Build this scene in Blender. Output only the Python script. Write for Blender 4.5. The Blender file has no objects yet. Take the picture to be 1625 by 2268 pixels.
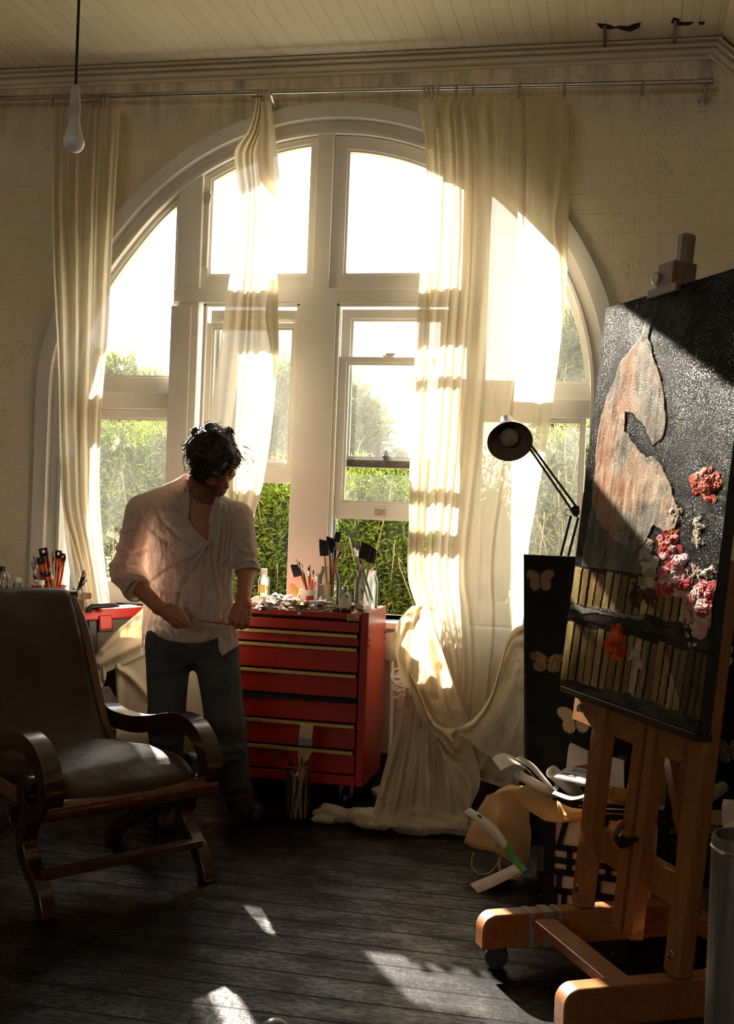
import bpy, math, random
import numpy as np
from mathutils import Vector, Matrix, noise as mnoise
random.seed(7)
RNG = np.random.default_rng(7)
scene = bpy.context.scene
COL = scene.collection
PI = math.pi
Zv = np.array([0, 0, 1.])

# ------------------------------------------------------------------ camera geometry
FPX, YAW, PITCH, ROLL = 2600.0, math.radians(12.35), math.radians(-.31), .038
CAM = np.array([0., 0., 1.4])
_f0 = np.array([-math.sin(YAW), math.cos(YAW), 0.]); _r0 = np.array([math.cos(YAW), math.sin(YAW), 0.]); _u0 = np.array([0., 0., 1.])
FW = _f0*math.cos(PITCH) + _u0*math.sin(PITCH); _u = _u0*math.cos(PITCH) - _f0*math.sin(PITCH)
RT = _r0*math.cos(ROLL) + _u*math.sin(ROLL); UP = _u*math.cos(ROLL) - _r0*math.sin(ROLL)
def ray(x, y): return FW + RT*(x-812.5)/FPX - UP*(y-1134.)/FPX
def PY(x, y, Y):
    d = ray(x, y); return CAM + d*(Y-CAM[1])/d[1]
def PZ(x, y, Z):
    d = ray(x, y); return CAM + d*(Z-CAM[2])/d[2]
def PD(x, y, D): return CAM + ray(x, y)*D
def PN(x, y, p0, n):
    d = ray(x, y); return CAM + d*(np.dot(np.array(p0)-CAM, n)/np.dot(d, n))
def PXY(G): d = np.asarray(G)-CAM; z = d@FW; return 812.5+FPX*(d@RT)/z, 1134-FPX*(d@UP)/z
def scl(D): return FPX/D                       # pixels per metre at depth D

cam_d = bpy.data.cameras.new('camera'); cam = bpy.data.objects.new('camera', cam_d); COL.objects.link(cam)
cam_d.sensor_fit = 'VERTICAL'; cam_d.sensor_height = 36.; cam_d.lens = 36.*FPX/2268.
cam_d.clip_start = .05; cam_d.clip_end = 500
cam.matrix_world = Matrix(((RT[0], UP[0], -FW[0], CAM[0]), (RT[1], UP[1], -FW[1], CAM[1]), (RT[2], UP[2], -FW[2], CAM[2]), (0, 0, 0, 1)))
scene.camera = cam
vs = scene.view_settings
vs.view_transform = 'Standard'; vs.look = 'None'; vs.gamma = 1; vs.use_curve_mapping = False
vs.exposure = 0.0

# ------------------------------------------------------------------ objects
def tag(o, label=None, cat=None, group=None, kind=None):
    if label: o['label'] = label
    if cat: o['category'] = cat
    if group: o['group'] = group
    if kind: o['kind'] = kind
    return o
def thing(name, loc, label, cat, group=None):
    o = bpy.data.objects.new(name, None); o.empty_display_size = .1
    COL.objects.link(o); o.location = Vector(loc); return tag(o, label, cat, group)
def worldloc(o):
    p = Vector(o.location)
    while o.parent is not None:
        o = o.parent; p = p + Vector(o.location)
    return p
def finish(name, V, Fc, mat, parent=None, smooth=True, bevel=0., sub=0, solid=0., colors=None, autos=True):
    V = np.asarray(V, dtype=float).reshape(-1, 3)
    if parent is None:
        base = np.array([(V[:, 0].min()+V[:, 0].max())/2, (V[:, 1].min()+V[:, 1].max())/2, V[:, 2].min()])
        off = base
    else:
        off = np.array(worldloc(parent)); base = None
    me = bpy.data.meshes.new(name)
    me.from_pydata((V-off).tolist(), [], Fc if isinstance(Fc, list) else Fc.tolist())
    me.validate(); me.update()
    if smooth:
        me.polygons.foreach_set('use_smooth', [True]*len(me.polygons))
        if autos and hasattr(me, 'set_sharp_from_angle'): me.set_sharp_from_angle(angle=math.radians(38))
    if mat: me.materials.append(mat)
    if colors is not None:
        ca = me.color_attributes.new('Col', 'FLOAT_COLOR', 'POINT')
        c4 = np.ones((len(V), 4), dtype=np.float32); c4[:, :3] = colors
        ca.data.foreach_set('color', c4.ravel())
    o = bpy.data.objects.new(name, me); COL.objects.link(o)
    if parent is None: o.location = Vector(base)
    else: o.parent = parent
    if solid:
        m = o.modifiers.new('s', 'SOLIDIFY'); m.thickness = solid; m.offset = 0
    if bevel:
        m = o.modifiers.new('b', 'BEVEL'); m.width = bevel; m.segments = 2; m.limit_method = 'ANGLE'; m.angle_limit = math.radians(50)
    if sub:
        m = o.modifiers.new('u', 'SUBSURF'); m.levels = sub; m.render_levels = sub
    return o
def nrm(v):
    v = np.asarray(v, float); return v/max(1e-9, np.linalg.norm(v))
class MB:
    def __init__(s): s.v = []; s.f = []
    def add(s, V, F):
        n = len(s.v); s.v.extend([tuple(p) for p in np.asarray(V, float)])
        s.f.extend([tuple(int(i)+n for i in q) for q in F]); return s
    def box(s, lo, hi):
        x0, y0, z0 = lo; x1, y1, z1 = hi
        return s.add([(x0,y0,z0),(x1,y0,z0),(x1,y1,z0),(x0,y1,z0),(x0,y0,z1),(x1,y0,z1),(x1,y1,z1),(x0,y1,z1)],
                     [(0,3,2,1),(4,5,6,7),(0,1,5,4),(1,2,6,5),(2,3,7,6),(3,0,4,7)])
    def obox(s, c, ax, ay, az):                   # centre and three half-axis vectors
        c, ax, ay, az = [np.asarray(q, float) for q in (c, ax, ay, az)]
        V = [c+a*ax+b*ay+d*az for d in (-1, 1) for a, b in ((-1,-1),(1,-1),(1,1),(-1,1))]
        F = [(0,3,2,1),(4,5,6,7),(0,1,5,4),(1,2,6,5),(2,3,7,6),(3,0,4,7)]
        if np.dot(np.cross(ax, ay), az) < 0: F = [tuple(reversed(q)) for q in F]
        return s.add(V, F)
    def beam(s, a, b, w, h, side):                # square bar from a to b; side = direction of its width
        a, b = np.asarray(a, float), np.asarray(b, float); d = nrm(b-a); sd = np.asarray(side, float); sd = nrm(sd-d*np.dot(sd, d)); t = np.cross(d, sd)
        return s.obox((a+b)/2, (b-a)/2, sd*w/2, t*h/2)
    def tube(s, pts, r, n=8, cap=True, closed=False):
        P = [np.asarray(p, float) for p in pts]; m = len(P)
        R = [r]*m if np.isscalar(r) else list(r)
        t0 = nrm(P[1]-P[0]); ref = np.array([0, 0, 1.]) if abs(t0[2]) < .9 else np.array([1., 0, 0])
        nx = nrm(np.cross(t0, ref)); V = []
        for i in range(m):
            if closed: t = nrm(P[(i+1) % m]-P[i-1])
            else: t = nrm(P[min(i+1, m-1)]-P[max(i-1, 0)])
            nx = nrm(nx-t*np.dot(nx, t)); ny = np.cross(t, nx)
            for k in range(n):
                a = 2*PI*k/n; V.append(P[i]+R[i]*(math.cos(a)*nx+math.sin(a)*ny))
        F = []
        for i in range(m if closed else m-1):
            j = (i+1) % m
            for k in range(n): F.append((i*n+k, i*n+(k+1) % n, j*n+(k+1) % n, j*n+k))
        if cap and not closed:
            F.append(tuple(reversed(range(n)))); F.append(tuple((m-1)*n+k for k in range(n)))
        return s.add(V, F)
    def lathe(s, prof, c=(0, 0, 0), axis=(0, 0, 1), n=24, cap=True):
        az = nrm(axis); ref = np.array([1., 0, 0]) if abs(az[0]) < .9 else np.array([0, 1., 0])
        ay = nrm(np.cross(az, ref)); ax = np.cross(ay, az); c = np.asarray(c, float); V = []
        for r, z in prof:
            for k in range(n):
                a = 2*PI*k/n; V.append(c+az*z+r*(math.cos(a)*ax+math.sin(a)*ay))
        F = []
        for i in range(len(prof)-1):
            for k in range(n): F.append((i*n+k, i*n+(k+1) % n, (i+1)*n+(k+1) % n, (i+1)*n+k))
        if cap:
            if prof[0][0] > 1e-6: F.append(tuple(reversed(range(n))))
            if prof[-1][0] > 1e-6: F.append(tuple((len(prof)-1)*n+k for k in range(n)))
        return s.add(V, F)
    def sphere(s, c, r, n=16, m=10):
        r = np.ones(3)*r if np.isscalar(r) else np.asarray(r, float)
        V = []; F = []
        for i in range(m+1):
            t = PI*i/m
            for k in range(n):
                a = 2*PI*k/n; V.append(np.asarray(c)+r*np.array([math.sin(t)*math.cos(a), math.sin(t)*math.sin(a), -math.cos(t)]))
        for i in range(m):
            for k in range(n): F.append((i*n+k, i*n+(k+1) % n, (i+1)*n+(k+1) % n, (i+1)*n+k))
        return s.add(V, F)
    def prism(s, poly, o, ex, ey, ez):            # polygon in the (ex,ey) plane at o, pushed along ez
        o, ex, ey, ez = [np.asarray(q, float) for q in (o, ex, ey, ez)]; n = len(poly)
        V = [o+ex*a+ey*b for a, b in poly]+[o+ex*a+ey*b+ez for a, b in poly]
        F = [tuple(reversed(range(n))), tuple(range(n, 2*n))]+[(i, (i+1) % n, n+(i+1) % n, n+i) for i in range(n)]
        return s.add(V, F)
    def ring(s, outer, inner, y0, y1):            # frame between two equal-length outlines in the XZ plane
        n = len(outer); V = [(x, y0, z) for x, z in outer]+[(x, y0, z) for x, z in inner]+[(x, y1, z) for x, z in outer]+[(x, y1, z) for x, z in inner]
        F = []
        for i in range(n):
            j = (i+1) % n
            F += [(i, j, n+j, n+i), (2*n+i, 3*n+i, 3*n+j, 2*n+j), (i, 2*n+i, 2*n+j, j), (n+i, n+j, 3*n+j, 3*n+i)]
        return s.add(V, F)
    def grid(s, G):                               # G: (nu,nv,3)
        G = np.asarray(G, float); nu, nv = G.shape[:2]
        return s.add(G.reshape(-1, 3), [(i*nv+j, (i+1)*nv+j, (i+1)*nv+j+1, i*nv+j+1) for i in range(nu-1) for j in range(nv-1)])
    def build(s, name, mat, parent=None, **k): return finish(name, s.v, s.f, mat, parent, **k)
def xform(M4, pts):
    P = np.asarray(pts, float); M4 = np.array(M4); return P@M4[:3, :3].T+M4[:3, 3]
def smoothstep(a, b, x):
    t = np.clip((x-a)/(b-a), 0, 1); return t*t*(3-2*t)
def poly_at(pl, t):                               # polyline [(t, value...)] at t
    pl = np.asarray(pl, float); return np.array([np.interp(t, pl[:, 0], pl[:, k]) for k in range(1, pl.shape[1])])
def smooth_line(P, n):                            # Catmull-Rom through points
    P = np.asarray(P, float); m = len(P); out = []
    for q in np.linspace(0, m-1, n):
        i = min(int(q), m-2); t = q-i
        p0, p1, p2, p3 = P[max(i-1, 0)], P[i], P[i+1], P[min(i+2, m-1)]
        out.append(.5*((2*p1)+(-p0+p2)*t+(2*p0-5*p1+4*p2-p3)*t*t+(-p0+3*p1-3*p2+p3)*t**3))
    return np.array(out)

# value noise for vertex work
_perm = RNG.permutation(4096)
def vnoise(P, s=1.0):
    P = np.asarray(P, float)*s; I = np.floor(P).astype(int); Fr = P-I; Fr = Fr*Fr*(3-2*Fr); out = 0
    for dx in (0, 1):
        for dy in (0, 1):
            for dz in (0, 1):
                h = _perm[(_perm[(_perm[(I[..., 0]+dx) & 4095]+I[..., 1]+dy) & 4095]+I[..., 2]+dz) & 4095]/2048.-1
                w = (Fr[..., 0] if dx else 1-Fr[..., 0])*(Fr[..., 1] if dy else 1-Fr[..., 1])*(Fr[..., 2] if dz else 1-Fr[..., 2])
                out = out+h*w
    return out
def fbm(P, s=1., o=4):
    return sum(vnoise(np.asarray(P)+17.3*k, s*2**k)/2**k for k in range(o))

# ------------------------------------------------------------------ distance-field shapes (bodies, cloth, cushions)
def seg_d(P, a, b, ra, rb):
    a, b = np.asarray(a, float), np.asarray(b, float); ab = b-a; t = np.clip(((P-a)@ab)/max(1e-9, ab@ab), 0, 1)
    return np.linalg.norm(P-a-t[..., None]*ab, axis=-1)-(ra+(rb-ra)*t)
def ell_d(P, c, R, rot=None):
    Q = P-np.asarray(c, float)
    if rot is not None: Q = Q@np.asarray(rot)
    R = np.asarray(R, float); k = np.linalg.norm(Q/R, axis=-1); k2 = np.linalg.norm(Q/R**2, axis=-1)+1e-9
    return k*(k-1)/k2
def box_d(P, c, h, rot=None, r=0.):
    Q = P-np.asarray(c, float)
    if rot is not None: Q = Q@np.asarray(rot)
    q = np.abs(Q)-np.asarray(h, float)+r
    return np.linalg.norm(np.maximum(q, 0), axis=-1)+np.minimum(q.max(-1), 0)-r
def smin(a, b, k):
    h = np.clip(.5+.5*(b-a)/k, 0, 1); return b*(1-h)+a*h-k*h*(1-h)
def smax(a, b, k): return -smin(-a, -b, k)
def surf(fn, lo, hi, h):
    lo, hi = np.asarray(lo, float), np.asarray(hi, float); n = np.ceil((hi-lo)/h).astype(int)+1
    ax = [lo[k]+h*np.arange(n[k]) for k in range(3)]
    vals = np.empty(n, dtype=np.float32)
    Yg, Zg = np.meshgrid(ax[1], ax[2], indexing='ij')
    for i0 in range(0, n[0], 16):
        xs = ax[0][i0:i0+16]; P = np.empty((len(xs),)+Yg.shape+(3,))
        P[..., 0] = xs[:, None, None]; P[..., 1] = Yg; P[..., 2] = Zg
        vals[i0:i0+16] = fn(P)
    ins = vals < 0
    cs = [(a, b, c) for a in (0, 1) for b in (0, 1) for c in (0, 1)]
    def cor(A, c): return A[c[0]:n[0]-1+c[0], c[1]:n[1]-1+c[1], c[2]:n[2]-1+c[2]]
    cnt = sum(cor(ins, c).astype(np.int8) for c in cs); act = (cnt > 0) & (cnt < 8)
    idx = -np.ones(act.shape, dtype=int); ids = np.argwhere(act); idx[act] = np.arange(len(ids))
    acc = np.zeros((len(ids), 3)); num = np.zeros(len(ids))
    cv = {c: cor(vals, c)[act] for c in cs}
    for c in cs:
        for k in range(3):
            if c[k] == 0:
                d = list(c); d[k] = 1; d = tuple(d); a, b = cv[c], cv[d]; m = (a < 0) != (b < 0)
                t = np.where(m, a/np.where(m, a-b, 1), 0); p = np.tile(np.array(c, float), (len(ids), 1)); p[:, k] += t
                acc[m] += p[m]; num[m] += 1
    V = lo+h*(ids+acc/num[:, None]); F = []
    for k in range(3):
        a, b = (k+1) % 3, (k+2) % 3
        s0 = [slice(None)]*3; s1 = [slice(None)]*3; s0[k] = slice(0, n[k]-1); s1[k] = slice(1, n[k])
        A, B = ins[tuple(s0)], ins[tuple(s1)]; ch = np.argwhere(A != B)
        ok = (ch[:, a] > 0) & (ch[:, b] > 0) & (ch[:, a] < n[a]-1) & (ch[:, b] < n[b]-1); ch = ch[ok]
        q = []
        for da, db in ((-1, -1), (0, -1), (0, 0), (-1, 0)):
            e = ch.copy(); e[:, a] += da; e[:, b] += db; q.append(idx[e[:, 0], e[:, 1], e[:, 2]])
        q = np.stack(q, 1); fl = A[tuple(ch.T)]
        q[~fl] = q[~fl][:, ::-1]; F.append(q)
    F = np.concatenate(F); F = F[(F >= 0).all(1)]
    return V, F
def sdf_obj(name, fn, lo, hi, h, mat, parent=None, disp=None, colors=None, **k):
    V, F = surf(fn, lo, hi, h)
    if disp is not None: V = disp(V)
    k.setdefault('autos', False)
    return finish(name, V, F, mat, parent, colors=colors(V) if colors else None, **k)
# ------------------------------------------------------------------ materials (all procedural)
class NT:
    def __init__(s, name):
        s.m = bpy.data.materials.new(name); s.m.use_nodes = True; s.t = s.m.node_tree; s.t.nodes.clear()
        s.out = s.n('ShaderNodeOutputMaterial'); s._tc = None
    def n(s, typ, **kw):
        x = s.t.nodes.new(typ)
        for k, v in kw.items(): setattr(x, k, v)
        return x
    def l(s, a, b): s.t.links.new(a, b); return s
    def put(s, node, **kw):
        for k, v in kw.items():
            sock = node.inputs[int(k[1:])] if k[0] == '_' and k[1:].isdigit() else node.inputs[k.replace('_', ' ')]
            if hasattr(v, 'default_value') and hasattr(v, 'links'): s.t.links.new(v, sock)
            else: sock.default_value = v
        return node
    def co(s, kind='Object'):
        if s._tc is None: s._tc = s.n('ShaderNodeTexCoord')
        return s._tc.outputs[kind]
    def mapping(s, v, scale=(1, 1, 1), rot=(0, 0, 0), loc=(0, 0, 0)):
        m = s.n('ShaderNodeMapping'); s.l(v, m.inputs['Vector']); m.inputs['Scale'].default_value = scale; m.inputs['Rotation'].default_value = rot; m.inputs['Location'].default_value = loc
        return m.outputs[0]
    def noise(s, v, scale, detail=4, rough=.55, dist=0):
        x = s.n('ShaderNodeTexNoise'); s.l(v, x.inputs['Vector']); s.put(x, Scale=scale, Detail=detail, Roughness=rough, Distortion=dist); return x.outputs['Fac']
    def ramp(s, f, stops):
        x = s.n('ShaderNodeValToRGB'); s.l(f, x.inputs[0]); e = x.color_ramp.elements
        while len(e) < len(stops): e.new(.5)
        for k, (p, c) in enumerate(stops):
            e[k].position = p; e[k].color = (c[0], c[1], c[2], 1) if not np.isscalar(c) else (c, c, c, 1)
        return x.outputs[0]
    def mix(s, f, a, b, mode='MIX'):
        x = s.n('ShaderNodeMix', data_type='RGBA', blend_type=mode)
        for sock, v in ((x.inputs[0], f), (x.inputs[6], a), (x.inputs[7], b)):
            if hasattr(v, 'links'): s.l(v, sock)
            elif np.isscalar(v): sock.default_value = v
            else: sock.default_value = (v[0], v[1], v[2], 1)
        return x.outputs[2]
    def math(s, op, a, b=0., c=0.):
        x = s.n('ShaderNodeMath', operation=op)
        for k, v in enumerate((a, b, c)):
            if hasattr(v, 'links'): s.l(v, x.inputs[k])
            else: x.inputs[k].default_value = v
        return x.outputs[0]
    def bump(s, h, strength=.3, dist=.01, nrm_=None):
        x = s.n('ShaderNodeBump'); s.l(h, x.inputs['Height']); x.inputs['Strength'].default_value = strength; x.inputs['Distance'].default_value = dist
        if nrm_ is not None: s.l(nrm_, x.inputs['Normal'])
        return x.outputs[0]
    def bsdf(s, col, rough=.6, metal=0., normal=None, **kw):
        b = s.n('ShaderNodeBsdfPrincipled')
        s.put(b, Base_Color=col if hasattr(col, 'links') else (col[0], col[1], col[2], 1), Roughness=rough, Metallic=metal)
        if normal is not None: s.l(normal, b.inputs['Normal'])
        s.put(b, **kw); return b.outputs[0]
    def mixs(s, f, a, b):
        x = s.n('ShaderNodeMixShader')
        if hasattr(f, 'links'): s.l(f, x.inputs[0])
        else: x.inputs[0].default_value = f
        s.l(a, x.inputs[1]); s.l(b, x.inputs[2]); return x.outputs[0]
    def end(s, sh): s.l(sh, s.out.inputs['Surface']); return s.m
def lin(r, g, b): return tuple(((c/255.)/12.92 if c <= 10 else ((c/255.+.055)/1.055)**2.4) for c in (r, g, b))
_mc = {}
def simple(name, col, rough=.6, metal=0., var=.12, vs_=9., bump=.0, bs=60., spots=None, stretch=(1, 1, 1), **kw):
    if name in _mc: return _mc[name]
    t = NT(name); v = t.mapping(t.co(), scale=stretch); f = t.noise(v, vs_)
    c = t.ramp(f, [(.3, [max(0, q*(1-var)) for q in col]), (.7, [min(1, q*(1+var)) for q in col])])
    if spots:
        sp = t.ramp(t.noise(v, spots[0], 3), [(spots[1], 0.), (spots[1]+.04, 1.)]); c = t.mix(sp, c, spots[2])
    nm = t.bump(t.noise(v, bs, 5), bump, .004) if bump else None
    _mc[name] = t.end(t.bsdf(c, rough, metal, nm, **kw)); return _mc[name]
def wood(name, c0, c1, rough=.45, scale=6., axis='Z', coat=0.):
    if name in _mc: return _mc[name]
    t = NT(name); st = {'X': (.12, 1, 1), 'Y': (1, .12, 1), 'Z': (1, 1, .12)}[axis]
    v = t.mapping(t.co(), scale=st); f = t.noise(v, scale*5, 6, .6, .4); g = t.noise(v, scale*24, 3)
    c = t.ramp(f, [(.25, c0), (.75, c1)]); c = t.mix(.25, c, t.ramp(g, [(.4, [q*.55 for q in c0]), (.6, c1)]))
    _mc[name] = t.end(t.bsdf(c, rough, 0, t.bump(g, .08, .002), Coat_Weight=coat)); return _mc[name]
def cloth(name, col, transl=.5, transp=0., weave=900., var=.06, bump=.15, rough=.9, tcol=None, stains=None):
    if name in _mc: return _mc[name]
    t = NT(name); v = t.co(); f = t.noise(v, 7., 4)
    c = t.ramp(f, [(.3, [q*(1-var) for q in col]), (.7, [min(1, q*(1+var)) for q in col])])
    if stains:
        sp = t.ramp(t.noise(v, stains[0], 4), [(stains[1], 0.), (stains[1]+.06, .8)]); c = t.mix(sp, c, stains[2])
    nm = t.bump(t.math('ADD', t.noise(v, 320., 2), t.math('MULTIPLY', t.noise(v, 26., 4), 1.5)), bump, .004)
    d = t.n('ShaderNodeBsdfDiffuse'); t.l(c, d.inputs[0]); t.l(nm, d.inputs['Normal'])
    sh = d.outputs[0]
    if transl:
        tr = t.n('ShaderNodeBsdfTranslucent'); t.l(t.mix(1., c, tcol or (1, .96, .88), 'MULTIPLY'), tr.inputs[0]); t.l(nm, tr.inputs['Normal'])
        sh = t.mixs(transl, sh, tr.outputs[0])
    if transp:
        tp = t.n('ShaderNodeBsdfTransparent'); sh = t.mixs(transp, sh, tp.outputs[0])
    _mc[name] = t.end(sh); return _mc[name]
def glass(name, tint=(1, 1, 1), rough=0., dirt=0., spec=1.):
    if name in _mc: return _mc[name]
    t = NT(name); tp = t.n('ShaderNodeBsdfTransparent'); tp.inputs[0].default_value = (*tint, 1)
    gl = t.n('ShaderNodeBsdfGlossy'); gl.inputs['Roughness'].default_value = .03+rough
    fr = t.n('ShaderNodeFresnel'); fr.inputs[0].default_value = 1.45
    sh = t.mixs(t.math('MULTIPLY', fr.outputs[0], spec), tp.outputs[0], gl.outputs[0])
    if dirt:
        tr = t.n('ShaderNodeBsdfTranslucent'); tr.inputs[0].default_value = (.95, .92, .84, 1)
        v = t.co(); f = t.ramp(t.noise(t.mapping(v, scale=(3, 1, 1)), 2.2, 6, .65), [(.3, dirt*.45), (.75, dirt*1.5)])
        sh = t.mixs(f, sh, tr.outputs[0])
    _mc[name] = t.end(sh); return _mc[name]

def m_wall():
    t = NT('painted brick'); g = t.n('ShaderNodeNewGeometry'); v = g.outputs['Position']
    sx = t.n('ShaderNodeSeparateXYZ'); t.l(v, sx.inputs[0]); cb = t.n('ShaderNodeCombineXYZ'); t.l(sx.outputs[0], cb.inputs[0]); t.l(sx.outputs[2], cb.inputs[1])
    wob = t.noise(v, 6., 3); cv = cb.outputs[0]
    br = t.n('ShaderNodeTexBrick'); t.l(cv, br.inputs['Vector'])
    t.put(br, Scale=1., Mortar_Size=.007, Mortar_Smooth=.6, Brick_Width=.24, Row_Height=.095); br.inputs['Color1'].default_value = (1, 1, 1, 1); br.inputs['Color2'].default_value = (.86, .86, .86, 1); br.inputs['Mortar'].default_value = (0, 0, 0, 1)
    big = t.noise(v, 1.1, 5, .6); fine = t.noise(v, 30., 6, .6); mid = t.noise(v, 7., 5, .65)
    c = t.ramp(big, [(.3, lin(224, 210, 180)), (.7, lin(236, 223, 196))])
    # pinkish paint low under the window
    low = t.ramp(sx.outputs[2], [(.72, 1.), (.84, 0.)]); c = t.mix(low, c, lin(196, 158, 140))
    hx = t.math('ADD', t.math('MULTIPLY', br.outputs['Color'], t.ramp(mid, [(.36, .25), (.62, 1.)])), t.math('MULTIPLY', fine, .35))
    hx = t.math('ADD', hx, t.math('MULTIPLY', mid, .9))
    crk = t.ramp(t.noise(v, 3.2, 8, .72, 1.2), [(.493, 0.), (.5, 1.), (.507, 0.)]); c = t.mix(t.math('MULTIPLY', crk, t.ramp(big, [(.5, 0.), (.62, .55)])), c, lin(96, 78, 58))
    soot = t.ramp(sx.outputs[2], [(.0, 0.), (1., 0.)])
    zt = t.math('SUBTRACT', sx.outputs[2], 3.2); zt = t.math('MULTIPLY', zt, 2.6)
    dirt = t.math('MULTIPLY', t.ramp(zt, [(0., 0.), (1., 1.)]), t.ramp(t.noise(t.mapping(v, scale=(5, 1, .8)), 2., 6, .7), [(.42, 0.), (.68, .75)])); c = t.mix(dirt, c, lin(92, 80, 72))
    pit = t.ramp(t.noise(v, 26., 2), [(.74, 0.), (.78, .5)]); c = t.mix(pit, c, lin(110, 88, 62))
    return t.end(t.bsdf(c, .75, 0, t.bump(hx, .36, .010)))
def m_ceil():
    t = NT('painted ceiling boards'); g = t.n('ShaderNodeNewGeometry'); v = g.outputs['Position']
    sx = t.n('ShaderNodeSeparateXYZ'); t.l(v, sx.inputs[0])
    m = t.math('FRACT', t.math('MULTIPLY', sx.outputs[0], 1/.0835)); d = t.math('ABSOLUTE', t.math('SUBTRACT', m, .5))
    gr = t.ramp(d, [(.40, 1.), (.46, .8), (.485, .3), (.492, .5), (.5, .7)])
    b = t.noise(t.mapping(v, scale=(12, .4, 1)), 1., 4); c = t.ramp(b, [(.3, lin(228, 220, 198)), (.7, lin(236, 230, 210))])
    soot = t.ramp(t.math('ADD', sx.outputs[1], t.math('MULTIPLY', t.noise(v, 9., 4), .06)), [(0., 0.), (1., 0.)])
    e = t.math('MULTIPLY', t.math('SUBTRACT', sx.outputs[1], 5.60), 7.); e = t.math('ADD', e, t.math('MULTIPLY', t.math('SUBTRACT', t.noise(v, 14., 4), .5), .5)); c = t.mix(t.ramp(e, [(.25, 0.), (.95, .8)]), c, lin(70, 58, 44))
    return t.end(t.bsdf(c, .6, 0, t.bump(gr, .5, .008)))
def m_floor():
    t = NT('black varnished floorboards'); g = t.n('ShaderNodeNewGeometry'); v = g.outputs['Position']
    sx = t.n('ShaderNodeSeparateXYZ'); t.l(v, sx.inputs[0]); W_ = .142
    q = t.math('MULTIPLY', t.math('ADD', sx.outputs[1], .035), 1/W_); row = t.math('FLOOR', q); fr = t.math('FRACT', q)
    d = t.math('ABSOLUTE', t.math('SUBTRACT', fr, .5)); groove = t.ramp(d, [(.0, 1.), (.465, 1.), (.482, 0.), (.5, 0.)])
    bo = t.math('FRACT', t.math('MULTIPLY', t.math('ADD', sx.outputs[0], t.math('MULTIPLY', row, 1.37)), .31)); ge = t.ramp(bo, [(0., 0.), (.0012, 1.), (1., 1.)])
    tone = t.math('FRACT', t.math('MULTIPLY', t.math('SINE', t.math('MULTIPLY', row, 12.9)), 43.7))
    big = t.noise(v, 2.6, 5, .6); scr = t.noise(t.mapping(v, scale=(2.2, 26, 1)), 2.2, 6, .7); fine = t.noise(t.mapping(v, scale=(5, 40, 1)), 6., 5, .7)
    worn = t.math('MULTIPLY', t.ramp(t.noise(v, 1.7, 4), [(.5, 0.), (.62, 1.)]), t.ramp(t.noise(t.mapping(v, scale=(6, 18, 1)), 2.6, 6, .7), [(.52, 0.), (.62, 1.)]))
    c = t.mix(t.math('MULTIPLY', tone, .5), lin(13, 11, 10), lin(22, 19, 17)); c = t.mix(t.math('MULTIPLY', worn, .6), c, lin(70, 62, 52))
    pt = t.ramp(t.noise(v, 34., 2, .5), [(.765, 0.), (.775, 1.)]); c = t.mix(pt, c, lin(170, 160, 140))
    c = t.mix(t.math('MULTIPLY', groove, ge), (.003, .003, .003), c)
    h = t.math('ADD', t.math('MULTIPLY', groove, 1.6), t.math('MULTIPLY', scr, .12)); h = t.math('ADD', h, t.math('MULTIPLY', fine, .10)); h = t.math('ADD', h, t.math('MULTIPLY', t.noise(v, 48., 5, .62), .5))
    ro = t.ramp(t.math('ADD', t.math('MULTIPLY', scr, .6), t.math('MULTIPLY', big, .4)), [(.3, .14), (.7, .34)])
    gs = t.ramp(t.noise(t.mapping(v, scale=(1.6, 3.2, 1)), 2.6, 6, .68), [(.36, .12), (.66, 1.)]); gs = t.math('MULTIPLY', gs, t.ramp(t.noise(t.mapping(v, scale=(1, 2.4, 1)), 34., 4), [(.36, .35), (.62, 1.)])); gs = t.math('MULTIPLY', gs, t.math('ADD', t.math('MULTIPLY', groove, .85), .15))
    b = t.bsdf(c, .55, 0, t.bump(h, .5, .004), Specular_IOR_Level=.06, IOR=1.25)
    g2 = t.n('ShaderNodeBsdfGlossy'); t.l(ro, g2.inputs['Roughness']); t.l(t.bump(h, .75, .006), g2.inputs['Normal']); g2.inputs[0].default_value = (1, .98, .95, 1)
    lw_ = t.n('ShaderNodeFresnel'); lw_.inputs[0].default_value = 1.42
    fac = t.math('MULTIPLY', lw_.outputs[0], t.math('ADD', t.math('MULTIPLY', gs, .95), .10))
    return t.end(t.mixs(fac, b, g2.outputs[0]))
M_WALL, M_CEIL, M_FLOOR = m_wall(), m_ceil(), m_floor()
M_PAINT = simple('cream gloss paint', lin(222, 217, 206), .45, var=.06, vs_=3., bump=.12, bs=24., spots=(14., .74, lin(140, 112, 84)))
M_TRIM = simple('dirty cream trim', lin(216, 204, 176), .5, var=.14, vs_=2.2, bump=.12, bs=20.)
M_DARKW = simple('weathered grey wood', lin(120, 104, 84), .8, var=.3, vs_=30., bump=.3)
M_GLASSD = glass('dirty window glass', (.97, .97, .95), dirt=.024)
M_GLASSC = glass('window glass', (.98, .98, .97), dirt=.02)
M_JAR = glass('clear jar glass', (.93, .94, .92), dirt=.05)
M_CURT = cloth('cream curtain muslin', lin(216, 207, 188), .55, .05, var=.03)
M_SHEER = cloth('sheer cream muslin', lin(218, 209, 188), .6, .16, var=.03)
M_DROP = cloth('heavy cream dust sheet', lin(214, 200, 170), .32, 0., var=.08, stains=(9., .68, lin(176, 150, 96)))
M_STEEL = simple('galvanised steel tube', lin(176, 172, 164), .28, 1., var=.1)
M_BLACKP = simple('black plastic', lin(22, 21, 21), .38, var=.2)
M_CHROME = simple('chrome', lin(205, 205, 205), .12, 1.)
M_WHITEP = simple('white plastic', lin(222, 218, 208), .35, var=.04)
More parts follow.
